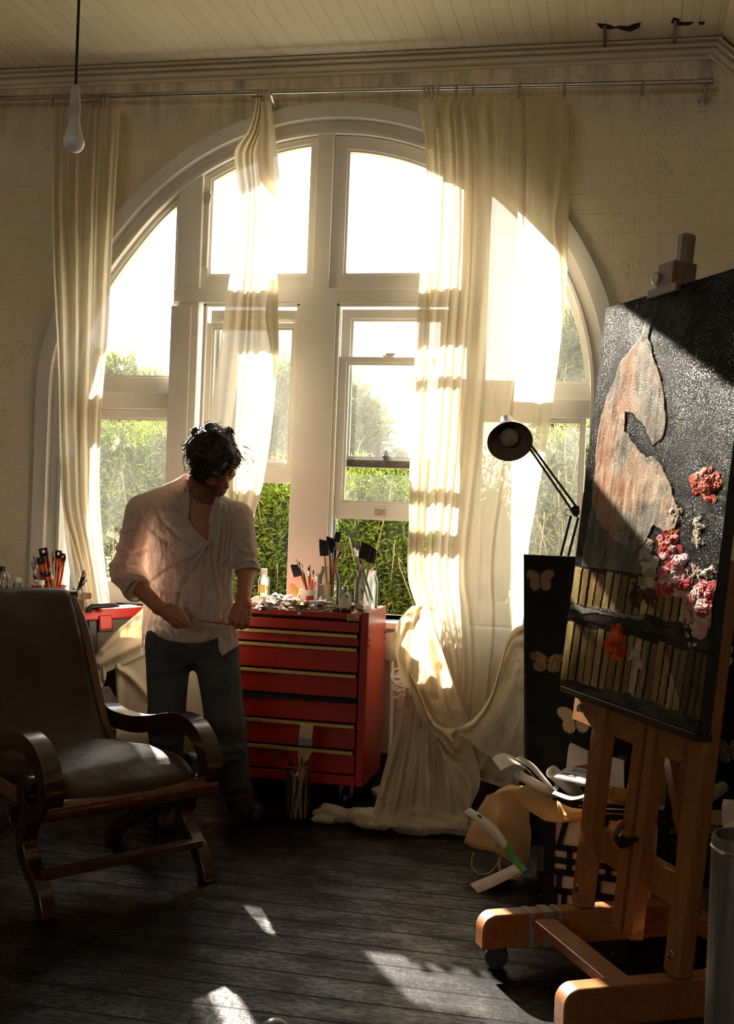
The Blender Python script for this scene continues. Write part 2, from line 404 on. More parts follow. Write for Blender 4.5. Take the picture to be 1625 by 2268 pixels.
M_RED = simple('red enamel', lin(164, 36, 15), .34, var=.16, vs_=5., spots=(46., .665, lin(60, 22, 14)), bump=.06, bs=18.)
M_BRASS = simple('brass strip', lin(206, 172, 96), .35, .35, var=.15, vs_=40.)
M_EASEL = wood('varnished easel beech', lin(128, 76, 34), lin(160, 102, 52), .38, axis='Z', coat=.2)
M_EASELX = wood('varnished easel beech lengthwise', lin(128, 76, 34), lin(160, 102, 52), .38, axis='X', coat=.2)
M_DWOOD = wood('dark mahogany', lin(40, 21, 13), lin(56, 30, 18), .26, axis='X', coat=.4)
M_LEATHER = simple('brown black leather', lin(62, 45, 32), .42, Specular_IOR_Level=.28, var=.2, vs_=6., bump=.25, bs=90.)
M_PAPER = cloth('white paper', lin(232, 226, 214), .3, 0., bump=.02, var=.03)
M_KRAFT = cloth('buff paper', lin(204, 170, 118), .3, 0., bump=.05, var=.06)
# ------------------------------------------------------------------ the room
W = 5.75; WT = .30; CZ = 3.645; XC = .36
def struct(o): o['kind'] = 'structure'; return o
CX, CZA = -1.512, 1.939
def arc(R, n=72, a0=0., a1=180.):
    out = []
    for a in np.linspace(a0, a1, n):
        d = float(smoothstep(140, 178, a))*.085; rr = R+d
        out.append((CX+rr*math.cos(math.radians(a)), CZA+rr*math.sin(math.radians(a))))
    return out
def outline(R, zb, n=72, a0=0., a1=180.):        # arch on straight jambs, anticlockwise from lower right
    A = arc(R, n, a0, a1); return [(A[0][0], zb)]+A+[(A[-1][0], zb)]
SILL = .83
m = MB()
op = outline(1.44, SILL)
X0, X1, ZT = -4.6, 3.2, 4.0
def wq(a, b, c, d): m.add([(a[0], W, a[1]), (b[0], W, b[1]), (c[0], W, c[1]), (d[0], W, d[1])], [(0, 1, 2, 3)])
wq((X0, 0), (op[-1][0], 0), (op[-1][0], ZT), (X0, ZT)); wq((op[0][0], 0), (X1, 0), (X1, ZT), (op[0][0], ZT)); wq((op[-1][0], 0), (op[0][0], 0), (op[0][0], SILL), (op[-1][0], SILL))
for i in range(1, len(op)-2):
    a, b = op[i], op[i+1]; wq(b, a, (a[0], ZT), (b[0], ZT))
for i in range(len(op)):                         # reveal through the wall
    a, b = op[i], op[(i+1) % len(op)]; m.add([(a[0], W, a[1]), (b[0], W, b[1]), (b[0], W+WT, b[1]), (a[0], W+WT, a[1])], [(0, 1, 2, 3)])
for lo, hi in (((X0, W+.02, 0), (op[-1][0]-.002, W+WT, ZT)), ((op[0][0]+.002, W+.02, 0), (X1, W+WT, ZT)), ((op[-1][0], W+.02, 0), (op[0][0], W+WT, SILL-.002)), ((op[-1][0], W+.02, 3.47), (op[0][0], W+WT, ZT))): m.box(lo, hi)
for i in range(1, len(op)-2):
    a, b = op[i], op[i+1]; m.add([(a[0], W+WT, a[1]), (b[0], W+WT, b[1]), (b[0], W+WT, ZT), (a[0], W+WT, ZT)], [(0, 1, 2, 3)])
struct(m.build('wall_front', M_WALL, smooth=False))
YB = -4.5
# back wall with an unseen opening added behind the camera for fill light
m = MB(); bx0, bx1, bz0, bz1 = -3.4, -.5, 2.1, 3.3
for lo, hi in (((X0, YB-.3, 0), (bx0, YB, ZT)), ((bx1, YB-.3, 0), (X1, YB, ZT)), ((bx0, YB-.3, 0), (bx1, YB, bz0)), ((bx0, YB-.3, bz1), (bx1, YB, ZT))): m.box(lo, hi)
struct(m.build('wall_back', M_WALL, smooth=False))
struct(MB().box((X0-.3, YB-.3, 0), (X0, W+WT, ZT)).build('wall_left', M_WALL, smooth=False))
RK = math.tan(math.radians(42))
struct(MB().box((X1, YB-.3, 0), (X1+.3, W+WT, ZT)).build('wall_right', M_WALL, smooth=False))
m = MB(); x2 = X1+.1
m.add([(X0, YB, CZ), (XC, YB, CZ), (XC, W, CZ), (X0, W, CZ), (x2, YB, CZ-RK*(x2-XC)), (x2, W, CZ-RK*(x2-XC)),
       (X0, YB, CZ+.2), (XC, YB, CZ+.2), (XC, W, CZ+.2), (X0, W, CZ+.2), (x2, YB, CZ+.2-RK*(x2-XC)), (x2, W, CZ+.2-RK*(x2-XC))],
      [(0, 1, 2, 3), (1, 4, 5, 2), (9, 8, 7, 6), (8, 11, 10, 7)])
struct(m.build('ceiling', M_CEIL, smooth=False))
struct(MB().box((X0-.3, YB-.3, -.1), (X1+.3, W+WT, 0)).build('floor', M_FLOOR, smooth=False))
# cornice: moulded profile run along the wall, then down the rake
prof = [(0, 0), (0, -.078), (.014, -.078), (.018, -.070), (.010, -.066), (.010, -.061), (.030, -.056), (.038, -.046), (.036, -.040), (.022, -.037), (.022, -.031), (.048, -.028), (.056, -.020), (.05, -.015), (.04, -.013), (.04, -.008), (.075, -.006), (.078, 0)]
def cornice(a, b, nrm_up):
    m = MB(); a, b = np.array(a, float), np.array(b, float); n = len(prof)
    V = [p+np.array([0, -1, 0.])*o+nrm_up*h for p in (a, b) for o, h in prof]
    F = [(i, n+i, n+(i+1) % n, (i+1) % n) for i in range(n)]+[tuple(range(n)), tuple(reversed(range(n, 2*n)))]
    return m.add(V, F)
struct(cornice((X0, W, CZ-.004), (XC, W, CZ-.004), np.array([0, 0, 1.])).build('trim_1', M_TRIM, smooth=False))
un = nrm((RK, 0, 1)); struct(cornice((XC-.012, W-.001, CZ-.004), (x2, W-.001, CZ-RK*(x2-XC)-.004), un).build('trim_2', M_TRIM, smooth=False))
struct(MB().box((X0, W-.02, 0), (X1, W, .17)).build('baseboard_front', simple('dark skirting paint', lin(52, 44, 36), .5), smooth=False, bevel=.004))

# ------------------------------------------------------------------ the arched window
win = struct(thing('window_1', (CX, W, SILL), 'tall round-arched cream window of many sashes', 'window'))
def part(mb, name, mat=M_PAINT, bevel=.004, parent=win, **k): return mb.build(name, mat, parent, smooth=False, bevel=bevel, **k)
def frame_ring(R0, R1, zb, y0, y1, name, mat=M_PAINT, bevel=.004):
    o, i = outline(R0, zb), outline(R1, zb); m = MB(); n = len(o)
    V = [(x, y0, z) for x, z in o]+[(x, y0, z) for x, z in i]+[(x, y1, z) for x, z in o]+[(x, y1, z) for x, z in i]; F = []
    for k in range(n-1): F += [(k, n+k, n+k+1, k+1), (2*n+k, 2*n+k+1, 3*n+k+1, 3*n+k), (k, k+1, 2*n+k+1, 2*n+k), (n+k, 3*n+k, 3*n+k+1, n+k+1)]
    F += [(0, 2*n, 3*n, n), (n-1, 2*n-1, 4*n-1, 3*n-1)]
    return part(m.add(V, F), name, mat, bevel)
frame_ring(1.484, 1.405, SILL-.02, W-.03, W+.02, 'architrave')
frame_ring(1.45, 1.335, SILL, W+.02, W+.16, 'arch_frame', bevel=.003)
frame_ring(1.352, 1.333, SILL, W-.002, W+.02, 'arch_bead', bevel=.003)
# posts and transoms
XLm0, XLm1, XCm0, XCm1, XRm0, XRm1 = -2.325, -2.195, -1.588, -1.505, -.868, -.73
Y0, Y1 = W+.005, W+.15
def bar(x0, x1, z0, z1, name, y0=Y0, y1=Y1, mat=M_PAINT): return part(MB().box((x0, y0, z0), (x1, y1, z1)), name, mat)
def zarc(x, R): 
    P = arc(R, 361); 
    return min(P, key=lambda p: abs(p[0]-x))[1]

bar(-1.645, -1.455, SILL, 2.425, 'centre_post', y0=W-.012)
bar(XLm0, XRm1, 2.420, 2.490, 'transom', y0=W-.004)
part(MB().box((XLm0-.01, W-.02, SILL), (XLm1-.03, W, 2.40)), 'casing'); part(MB().box((XRm0+.03, W-.02, SILL), (XRm1+.01, W, 2.40)), 'casing')
bar(CX-1.42, XLm0, 1.862, 1.950, 'transom'); bar(XRm1, CX+1.34, 1.862, 1.950, 'transom')
part(MB().box((CX-1.53, W-.10, SILL-.03), (CX+1.46, W+.05, SILL)), 'sill'); part(MB().box((CX-1.50, W-.02, SILL-.10), (CX+1.43, W+.02, SILL-.03)), 'sill_apron')
part(MB().box((CX-1.44, W+.05, SILL-.04), (CX+1.44, W+WT+.06, SILL)), 'outer_sill', M_DARKW)
# sashes: outlines clipped by the arch
def panel(xl, xr, zb, R):
    A = [p for p in arc(R, 241) if xl < p[0] < xr and p[1] > zb]
    f = lambda x: float(np.interp(x, [p[0] for p in reversed(arc(R, 241))], [p[1] for p in reversed(arc(R, 241))]))
    xs = np.linspace(xr, xl, 28); top = [(x, max(zb+.001, f(x))) for x in xs]
    return [(xl, zb), (xr, zb)]+top
def sash(xl, xr, zb, R, st, bot, y0, y1, gm, name='sash', bead=True, zt=None):
    if zt is None: o = panel(xl, xr, zb, R); i = panel(xl+st, xr-st, zb+bot, R-st)
    else:
        o = [(xl, zb), (xr, zb), (xr, zt), (xl, zt)]; tp = st if R is None else R; i = [(xl+st, zb+bot), (xr-st, zb+bot), (xr-st, zt-tp), (xl+st, zt-tp)]
    s_ = part(MB().ring(o, i, y0, y1), name, bevel=.003)
    if bead:
        c = np.mean(i, 0); j = panel(xl+st+.011, xr-st-.011, zb+bot+.011, R-st-.011) if zt is None else [(c[0]+(x-c[0])*(1-.012/max(.05, abs(x-c[0]))) if abs(x-c[0]) > .05 else x, c[1]+(z-c[1])*(1-.012/max(.05, abs(z-c[1]))) if abs(z-c[1]) > .05 else z) for x, z in i]
        part(MB().ring(i, j, y0+.01, y1-.004), 'glazing_bead', bevel=0, parent=s_)
    ym = (y0+y1)/2+.006
    g = MB().add([(x, ym, z) for x, z in i], [tuple(range(len(i)))]); part(g, 'glass_pane', gm, 0, parent=s_)
    return s_
yS0, yS1 = W+.035, W+.085
sash(XLm1, XCm0, 2.492, 1.333, .033, .072, yS0, yS1, M_GLASSC)            # upper centre pair
sash(XCm1, XRm0, 2.492, 1.333, .068, .072, yS0, yS1, M_GLASSC)
sash(CX-1.40, XLm0, 1.952, 1.333, .018, .080, yS0+.01, yS1, M_GLASSD)     # side quadrants
sash(XRm1, CX+1.333, 1.952, 1.333, .018, .080, yS0+.01, yS1, M_GLASSD)
sash(CX-1.37, XLm0, SILL+.005, .045, .018, .10, yS0+.01, yS1, M_GLASSD, zt=1.862)   # side lower lights
sash(XRm1, CX+1.315, SILL+.005, .012, .018, .10, yS0+.01, yS1, M_GLASSD, zt=1.862)
def tpost(x0, x1, zb): return part(MB().prism(panel(x0, x1, zb, 1.345), (0, Y0, 0), (1, 0, 0), (0, 0, 1), (0, Y1-Y0, 0)), 'mullion')
tpost(XLm0, XLm1, SILL); tpost(XRm0, XRm1, SILL); tpost(XCm0, XCm1, 2.487)
# double-hung pairs, both pushed up / down
for xa, xb in ((-2.165, -1.645), (-1.455, -.866)):
    part(MB().box((xa, W-.003, SILL), (xa+.018, W+.02, 2.415)).box((xb-.018, W-.003, SILL), (xb, W+.02, 2.415)).box((xa, W-.003, 2.398), (xb, W+.02, 2.416)), 'stop_bead')
sash(-2.155, -1.655, 1.498, .022, .03, .072, W+.03, W+.065, M_GLASSD, zt=2.318)
s2 = sash(-2.150, -1.660, 1.565, .05, .035, .045, W+.078, W+.115, M_GLASSC, zt=2.392)
s3 = sash(-1.447, -.872, 1.330, .028, .046, .082, W+.03, W+.065, M_GLASSD, zt=2.150)
s4 = sash(-1.445, -.875, 1.592, .048, .048, .045, W+.078, W+.115, M_GLASSC, zt=2.398)
part(MB().box((-2.120, W+.079, 1.568), (-1.69, W+.113, 1.602)), 'meeting_rail', M_DARKW); part(MB().box((-1.40, W+.077, 1.594), (-.92, W+.116, 1.634)), 'meeting_rail', M_DARKW)
part(MB().lathe([(.012, 0), (.016, .012), (.02, .02), (.012, .028), (.008, .05), (0, .052)], (-1.19, W+.072, 1.634), n=14), 'sash_catch', M_DARKW, 0)
part(MB().box((-1.215, W+.02, 2.150), (-1.16, W+.05, 2.158)).box((-1.20, W+.022, 2.158), (-1.150, W+.04, 2.170)), 'sash_catch')
part(MB().box((-1.223, W+.026, 1.352), (-1.168, W+.03, 1.386)), 'maker_plate', simple('worn decal', lin(190, 170, 140), .5, spots=(120., .55, lin(120, 96, 74))), 0)
part(MB().box((-2.172, W+.02, 2.93), (-2.158, W+.034, 3.0)).tube([(-2.162, W+.018, 2.99), (-2.15, W+.01, 2.97), (-2.156, W+.012, 2.945), (-2.164, W+.02, 2.925), (-2.166, W+.022, 2.6)], .006, 8), 'casement_stay', M_PAINT, 0)
part(MB().box((-1.452, W+.066, SILL), (-1.435, W+.078, 1.33)), 'parting_bead', simple('blue paint', lin(116, 150, 170), .5))
# ------------------------------------------------------------------ daylight
SUN_AZ, SUN_EL = math.radians(32.4), math.radians(25.5)
sd = bpy.data.lights.new('sun', 'SUN'); sd.energy = 52.; sd.color = (1., .93, .82); sd.angle = math.radians(.6)
so = bpy.data.objects.new('sun', sd); COL.objects.link(so)
_d = Vector((math.sin(SUN_AZ)*math.cos(SUN_EL), -math.cos(SUN_AZ)*math.cos(SUN_EL), -math.sin(SUN_EL)))
so.rotation_euler = _d.to_track_quat('-Z', 'Y').to_euler(); so.location = (-6, 14, 9)
wd = bpy.data.worlds.new('world'); scene.world = wd; wd.use_nodes = True; nt = wd.node_tree; nt.nodes.clear()
wo = nt.nodes.new('ShaderNodeOutputWorld'); bg = nt.nodes.new('ShaderNodeBackground'); tc = nt.nodes.new('ShaderNodeTexCoord'); sp = nt.nodes.new('ShaderNodeSeparateXYZ'); rp = nt.nodes.new('ShaderNodeValToRGB')
nt.links.new(tc.outputs['Generated'], sp.inputs[0]); nt.links.new(sp.outputs['Z'], rp.inputs[0]); nt.links.new(rp.outputs[0], bg.inputs[0]); nt.links.new(bg.outputs[0], wo.inputs[0])
e = rp.color_ramp.elements; e[0].position = 0.; e[0].color = (1., .975, .94, 1); e[1].position = .7; e[1].color = (.92, .95, 1., 1)
bg.inputs[1].default_value = 4.2
def portal(c, sx, sy, rot):
    l = bpy.data.lights.new('opening_portal', 'AREA'); l.shape = 'RECTANGLE'; l.size = sx; l.size_y = sy; l.cycles.is_portal = True
    o = bpy.data.objects.new('opening_portal', l); COL.objects.link(o); o.location = c; o.rotation_euler = rot
portal((CX, W+.35, 2.1), 3.0, 2.7, (-PI/2, 0, 0))
portal(((bx0+bx1)/2, YB-.32, (bz0+bz1)/2), bx1-bx0+.1, bz1-bz0+.1, (PI/2, 0, 0))  # portal over the added back opening that supplies fill light
scene.cycles.max_bounces = 8; scene.cycles.diffuse_bounces = 4; scene.cycles.glossy_bounces = 3; scene.cycles.transparent_max_bounces = 18; scene.cycles.transmission_bounces = 4
scene.cycles.sample_clamp_indirect = 6.; scene.cycles.caustics_reflective = False; scene.cycles.caustics_refractive = False
scene.cycles.use_denoising = True
scene.view_settings.exposure = -.06
scene.cycles.use_adaptive_sampling = True; scene.cycles.adaptive_threshold = .10
# ------------------------------------------------------------------ the garden outside
struct(MB().box((-40, W+WT+.02, -.35), (30, 90, -.25)).build('ground', simple('dry garden soil', lin(150, 140, 110), .9, var=.3), smooth=False))
def m_leaf(name, c0, c1):
    t = NT(name); g = t.n('ShaderNodeObjectInfo'); v = t.co(); f = t.noise(v, 3.5, 3); f2 = t.noise(v, 45., 2)
    c = t.ramp(t.math('ADD', t.math('MULTIPLY', f, .5), t.math('MULTIPLY', f2, .5)), [(.32, c0), (.62, c1)])
    p = t.bsdf(c, .25, 0, Specular_IOR_Level=.6); tr = t.n('ShaderNodeBsdfTranslucent'); t.l(t.mix(1., c, (1.5, 1.5, .55), 'MULTIPLY'), tr.inputs[0])
    return t.end(t.mixs(.42, p, tr.outputs[0]))
M_LEAF = m_leaf('narrow green leaves', lin(44, 64, 20), lin(122, 138, 52))
M_LEAFD = m_leaf('dusty green leaves', lin(60, 72, 36), lin(116, 124, 72))
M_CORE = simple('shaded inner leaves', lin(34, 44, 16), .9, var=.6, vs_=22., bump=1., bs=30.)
M_TWIG = simple('pale twigs', lin(160, 140, 104), .8, var=.2)
M_FLOWER = simple('cream blossom', lin(240, 236, 214), .8, var=.06)
def leaf_mesh(P, D, L, Wd):
    n = len(P); R = RNG.normal(size=(n, 3)); S = np.cross(D, R); S /= np.linalg.norm(S, axis=1)[:, None]+1e-9; N = np.cross(S, D)
    V = np.empty((n, 4, 3)); L = L[:, None]; Wd = Wd[:, None]
    V[:, 0] = P; V[:, 1] = P+D*L*.42+S*Wd+N*L*.04; V[:, 2] = P+D*L*.42-S*Wd+N*L*.04; V[:, 3] = P+D*L-N*L*.10
    b = np.arange(n)*4; F = np.concatenate([np.stack([b, b+1, b+3], 1), np.stack([b, b+3, b+2], 1)])
    return V.reshape(-1, 3), F
def shrub(name, base, lobes, nleaf, label, cat, mat=M_LEAF, L=(.035, .08), core=True, spikes=0, group='shrubs outside the window', twigs=14):
    root = thing(name, base, label, cat, group); Ps = []; Ds = []; mc = MB(); vol = np.array([r[0]*r[1]*r[2] for _, r in lobes])**.7
    for (c, r), w in zip(lobes, vol/vol.sum()):
        k = int(nleaf*w*2.0); u = RNG.normal(size=(k, 3)); u /= np.linalg.norm(u, axis=1)[:, None]; rad = RNG.uniform(.62, 1.06, k)
        p = np.array(c)+u*np.array(r)*rad[:, None]; d = u*.7+RNG.normal(size=(k, 3))*.65+np.array([0, 0, -.05]); Ps.append(p); Ds.append(d)
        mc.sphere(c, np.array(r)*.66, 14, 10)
    P = np.concatenate(Ps); D = np.concatenate(Ds); D /= np.linalg.norm(D, axis=1)[:, None]; n = len(P)
    V, F = leaf_mesh(P, D, RNG.uniform(L[0], L[1], n), RNG.uniform(.005, .009, n)*L[1]/.09)
    finish('foliage', V, F, mat, root, smooth=False)
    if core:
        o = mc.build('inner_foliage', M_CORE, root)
    m = MB()
    for i in range(twigs):
        c, r = lobes[i % len(lobes)]; a = np.array([base[0]+RNG.uniform(-.1, .1), base[1]+RNG.uniform(-.1, .1), base[2]]); u = RNG.normal(size=3); u[1] = -abs(u[1]); u = nrm(u)
        b = np.array(c)+u*np.array(r)*1.04; q = (a+b)/2+RNG.normal(size=3)*.12; m.tube(smooth_line([a, q, b, b+u*.06+np.array([0, 0, .04])], 10), np.linspace(.006, .0015, 10), 5)
    m.build('stem', M_TWIG, root)
    for i in range(spikes):
        c, r = lobes[i % len(lobes)]; u = RNG.normal(size=3); u[1] = -abs(u[1])-.4; u = nrm(u); b = np.array(c)+u*np.array(r)*1.03; ax = nrm(np.array([RNG.uniform(-1, 1), -.4, RNG.uniform(-.2, .6)])); k = 150
        q = b+ax*RNG.uniform(0, .11, k)[:, None]; dd = np.cross(RNG.normal(size=(k, 3)), ax); dd /= np.linalg.norm(dd, axis=1)[:, None]
        V, F = leaf_mesh(q, dd, np.full(k, .022), np.full(k, .0016)); finish('flower_spike', V, F, M_FLOWER, root, smooth=False)
    return root
def lobes_px(spec, Y):
    out = []
    for x, ytop, wpx, ybot in spec:
        a = PY(x, ytop, Y); b = PY(x, ybot, Y); s = wpx*np.linalg.norm(a-CAM)/FPX; out.append(((a+b)/2, (s/2, s*.42, abs(a[2]-b[2])/2)))
    return out
def bush(spec, Y, n, label, name='garden_shrub', cat='shrub', **k):
    lb = lobes_px(spec, Y); b = np.mean([c for c, _ in lb], 0); return shrub(name, (b[0], b[1], -.25), lb, n, label, cat, **k)
bush([(215, 880, 120, 1240), (290, 930, 130, 1260), (190, 1000, 120, 1350)], 7.3, 4200, 'shrub with cream flower spikes outside the leftmost lower pane', spikes=8)
bush([(350, 900, 120, 1250), (400, 960, 120, 1300)], 7.5, 2600, 'green shrub behind the man and his left shoulder', spikes=3)
bush([(545, 1010, 130, 1400), (625, 1020, 140, 1420), (585, 1180, 150, 1500)], 6.95, 5600, 'bright green shrub seen under the raised left centre sash')
bush([(790, 1010, 140, 1400), (870, 1030, 140, 1420), (820, 1180, 170, 1520), (905, 1200, 120, 1480)], 6.95, 6800, 'bright green shrub seen under the raised right centre sash beside jars', twigs=26)
bush([(990, 1050, 160, 1500), (1080, 1000, 160, 1480)], 7.3, 2400, 'green shrub behind the long sheer curtain')
bush([(1215, 940, 150, 1350), (1290, 920, 150, 1350), (1250, 1080, 170, 1420)], 7.1, 5200, 'twiggy shrub behind the desk lamp arm', mat=M_LEAFD, twigs=40)
bush([(250, 790, 130, 960), (330, 830, 110, 980), (180, 770, 110, 960)], 10.5, 1500, 'hazy round tree beyond the leftmost upper pane', 'garden_tree', 'tree', mat=M_LEAFD, L=(.1, .18), group='trees beyond the shrubs')
bush([(625, 800, 90, 1020), (600, 880, 100, 1100)], 10.0, 1300, 'pale tree seen in the left centre sash glass', 'garden_tree', 'tree', mat=M_LEAFD, L=(.1, .18), group='trees beyond the shrubs')
bush([(780, 850, 90, 1050), (815, 900, 90, 1080), (890, 1010, 130, 1160)], 10.0, 1500, 'pale tree seen in the right centre sash glass', 'garden_tree', 'tree', mat=M_LEAFD, L=(.1, .18), group='trees beyond the shrubs')
bush([(1270, 690, 120, 880), (1330, 660, 130, 900), (1240, 800, 100, 960)], 9.0, 2600, 'leafy tree filling the right quadrant of the arched window', 'garden_tree', 'tree', mat=M_LEAFD, L=(.09, .16), group='trees beyond the shrubs', core=False, twigs=20)
# far belvedere on the skyline
tw = thing('skyline_pavilion', PY(350, 832, 70)-np.array([0, 0, 0]), 'pale pillared pavilion on the far skyline in the leftmost upper pane', 'pavilion')
c = PY(350, 832, 70); mt = simple('hazy stone', lin(205, 200, 190), .9); s = 70/FPX*1.0  # pale stone colour stands in for distance haze
m = MB(); m.box((c[0]-1.1, 69, -.3), (c[0]+1.1, 71.2, c[2]+.05)); m.build('base', mt, tw, smooth=False)
for i in (-1, -.33, .33, 1): MB().lathe([(.15, 0), (.13, 1.3)], (c[0]+i*.75, 69.3, c[2]), n=10).build('column', mt, tw)
MB().box((c[0]-.95, 69, c[2]+1.3), (c[0]+.95, 71, c[2]+1.75)).build('roof_slab', mt, tw, smooth=False)
# unseen garden tree added past the wall's left end to shade the low window
shrub('garden_tree', (-5.6, 9, -.25), [((-5.9, 9.0, 2.2), (.8, .9, 1.3)), ((-6.7, 9.2, 2.6), (.8, .8, 1.6))], 3000, 'tall unseen shade tree past the left end of the window wall', 'tree', L=(.1, .2), group='trees beyond the shrubs')
# ------------------------------------------------------------------ red tool chest
M_GAP = simple('black shadow gap', lin(12, 8, 8), .8)
KX1 = float(PY(817, 1353, 5.2)[0]); KX0 = KX1-.70; KY0, KY1, KZ0, KZ1 = 5.2, 5.60, .122, .916
chest = thing('tool_chest', ((KX0+KX1)/2, 5.4, 0), 'red enamelled steel tool chest of drawers under the window', 'tool chest')
sw = .037
m = MB(); m.box((KX0, KY0, KZ0), (KX0+sw, KY1, KZ1)).box((KX1-sw, KY0, KZ0), (KX1, KY1, KZ1)).box((KX0+sw, KY1-.02, KZ0), (KX1-sw, KY1, KZ1)).box((KX0+sw, KY0, KZ0), (KX1-sw, KY1-.02, .166)).box((KX0+sw, KY0+.004, .874), (KX1-sw, KY0+.012, .906)).box((KX0+sw, KY0+.004, .874), (KX1-sw, KY1-.02, .885))
m.build('body', M_RED, chest, smooth=False, bevel=.004)
MB().box((KX0+sw, KY0+.03, .17), (KX1-sw, KY0+.04, .872)).build('inner_gap', M_GAP, chest, smooth=False)
zz = [(.868, .816, 0), (.812, .754, 1), (.750, .634, 1), (.630, .518, 1), (.514, .404, 2), (.400, .284, 1), (.280, .172, 1)]
for zt, zb, k in zz:
    d = MB().box((KX0+sw+.004, KY0+.002, zb+.004), (KX1-sw-.006, KY0+.04, zt-(.016 if k else .002))).build('drawer', M_RED, chest, smooth=False, bevel=.003)
    if k:
        s_ = MB().box((KX0+sw+.004, KY0-.010, zt-.014), (KX1-sw-.012, KY0+.012, zt-.001)).box((KX0+sw+.004, KY0-.012, zt-.0155), (KX1-sw-.012, KY0-.006, zt-.001)).build('drawer_pull', M_BRASS if k == 1 else M_GAP, d, smooth=False, bevel=.0015)
for x in (KX0+.08, KX1-.09):
    for y in (KY0+.07, KY1-.07):
        c = MB().lathe([(.024, -.012), (.045, -.012), (.047, 0), (.045, .012), (.024, .012)], (x, y+.0, .047), (1, .25, 0), n=20).build('caster', M_BLACKP, chest)
        MB().box((x-.026, y-.02, .05), (x-.020, y+.03, .115)).box((x+.020, y-.02, .05), (x+.026, y+.03, .115)).box((x-.03, y-.03, .112), (x+.03, y+.03, .123)).build('caster_fork', M_STEEL, c, smooth=False, bevel=.002)
lk = PY(664, 1360, KY0); MB().lathe([(.011, 0), (.011, .006), (.007, .009), (0, .009)], (lk[0], KY0+.004, lk[2]), (0, -1, 0), n=16).build('lock', M_STEEL, chest)
for y in (KY0+.02, KY1-.03):
    for z in (.79, .762): MB().lathe([(.006, 0), (.004, .003), (0, .003)], (KX1, y, z), (1, 0, 0), n=8).build('screw', M_GAP, chest)
def text_obj(txt, p, ex, ey, size, mat, parent, name='lettering'):
    cu = bpy.data.curves.new(name, 'FONT'); cu.body = txt; cu.size = size; cu.extrude = .0003; cu.materials.append(mat)
    tmp = bpy.data.objects.new(name, cu); COL.objects.link(tmp); dg = bpy.context.evaluated_depsgraph_get(); me = bpy.data.meshes.new_from_object(tmp.evaluated_get(dg)); bpy.data.objects.remove(tmp); bpy.data.curves.remove(cu)
    o = bpy.data.objects.new(name, me); COL.objects.link(o); ex, ey = nrm(ex), nrm(ey); ez = np.cross(ex, ey); p = np.asarray(p, float)
    if parent is not None: o.parent = parent; p = p-np.array(worldloc(parent))
    o.matrix_local = Matrix(((ex[0], ey[0], ez[0], p[0]), (ex[1], ey[1], ez[1], p[1]), (ex[2], ey[2], ez[2], p[2]), (0, 0, 0, 1))); return o
a = PY(770, 1362, KY0); M_INK = simple('black ink', lin(24, 22, 20), .6)
lb = MB().box((a[0]-.003, KY0-.0012, a[2]-.026), (a[0]+.053, KY0+.006, a[2]+.001)).build('label_plate', simple('aged yellow label', lin(196, 170, 84), .5, var=.2, vs_=60.), chest, smooth=False)
text_obj('DUAL', (a[0], KY0-.002, a[2]-.0105), (1, 0, 0), (0, 0, 1), .013, M_INK, lb); text_obj('POWER', (a[0]+.009, KY0-.002, a[2]-.0225), (1, 0, 0), (0, 0, 1), .012, M_INK, lb)

# ------------------------------------------------------------------ brushes
M_BRIS = [simple('hog bristle', lin(206, 186, 150), .8, var=.2, stretch=(60, 60, 4)), simple('dark bristle', lin(40, 30, 24), .7, var=.3), simple('grey bristle', lin(150, 146, 140), .8, var=.2)]
M_HANDLE = {'red': simple('red lacquer', lin(168, 52, 26), .3), 'wood': simple('pale handle wood', lin(196, 160, 110), .5), 'black': simple('black lacquer', lin(26, 22, 20), .3), 'green': simple('green lacquer', lin(60, 96, 60), .35), 'pink': simple('salmon lacquer', lin(214, 150, 120), .4), 'white': simple('grey white lacquer', lin(190, 186, 176), .4), 'orange': simple('orange lacquer', lin(204, 84, 30), .35)}
def brush(a, b, r, label, hc='wood', bris=0, flat=0., hl=.035, fl=.03, group=None, side=(1, 0, 0), name='paintbrush'):
    a, b = np.asarray(a, float), np.asarray(b, float); L = np.linalg.norm(b-a); d = (b-a)/L
    root = thing(name, a, label, 'brush', group); k0 = a+d*(L-hl-fl); k1 = a+d*(L-hl); sd = np.asarray(side, float); sd = nrm(sd-d*np.dot(sd, d)); td = np.cross(d, sd)
    MB().tube([a, a+(k0-a)*.2, a+(k0-a)*.7, k0], [r*.55, r*.8, r*1.15, r*.9], 8).build('handle', M_HANDLE[hc], root)
    w = max(flat, r*1.0); th = r*1.0
    def slab(pts):
        m = MB(); V = []
        for p, ww, tt in pts:
            for k in range(10):
                q = 2*PI*k/10; V.append(p+sd*ww*math.copysign(abs(math.cos(q))**.6, math.cos(q))+td*tt*math.sin(q))
        F = [(i*10+k, i*10+(k+1) % 10, (i+1)*10+(k+1) % 10, (i+1)*10+k) for i in range(len(pts)-1) for k in range(10)]+[tuple(reversed(range(10))), tuple((len(pts)-1)*10+k for k in range(10))]
        return m.add(V, F)
    slab([(k0, r*.95, r*.95), (k0+d*fl*.4, (w+r)/2, th), (k1, w, th)]).build('ferrule', M_CHROME, root)
    slab([(k1, w*.97, th*.95), (k1+d*hl*.5, w*1.08, th*1.1), (k1+d*hl*.85, w*(.95 if flat else .6), th*.6), (b, w*(.85 if flat else .12), th*.15)]).build('bristles', M_BRIS[bris], root)
    return root
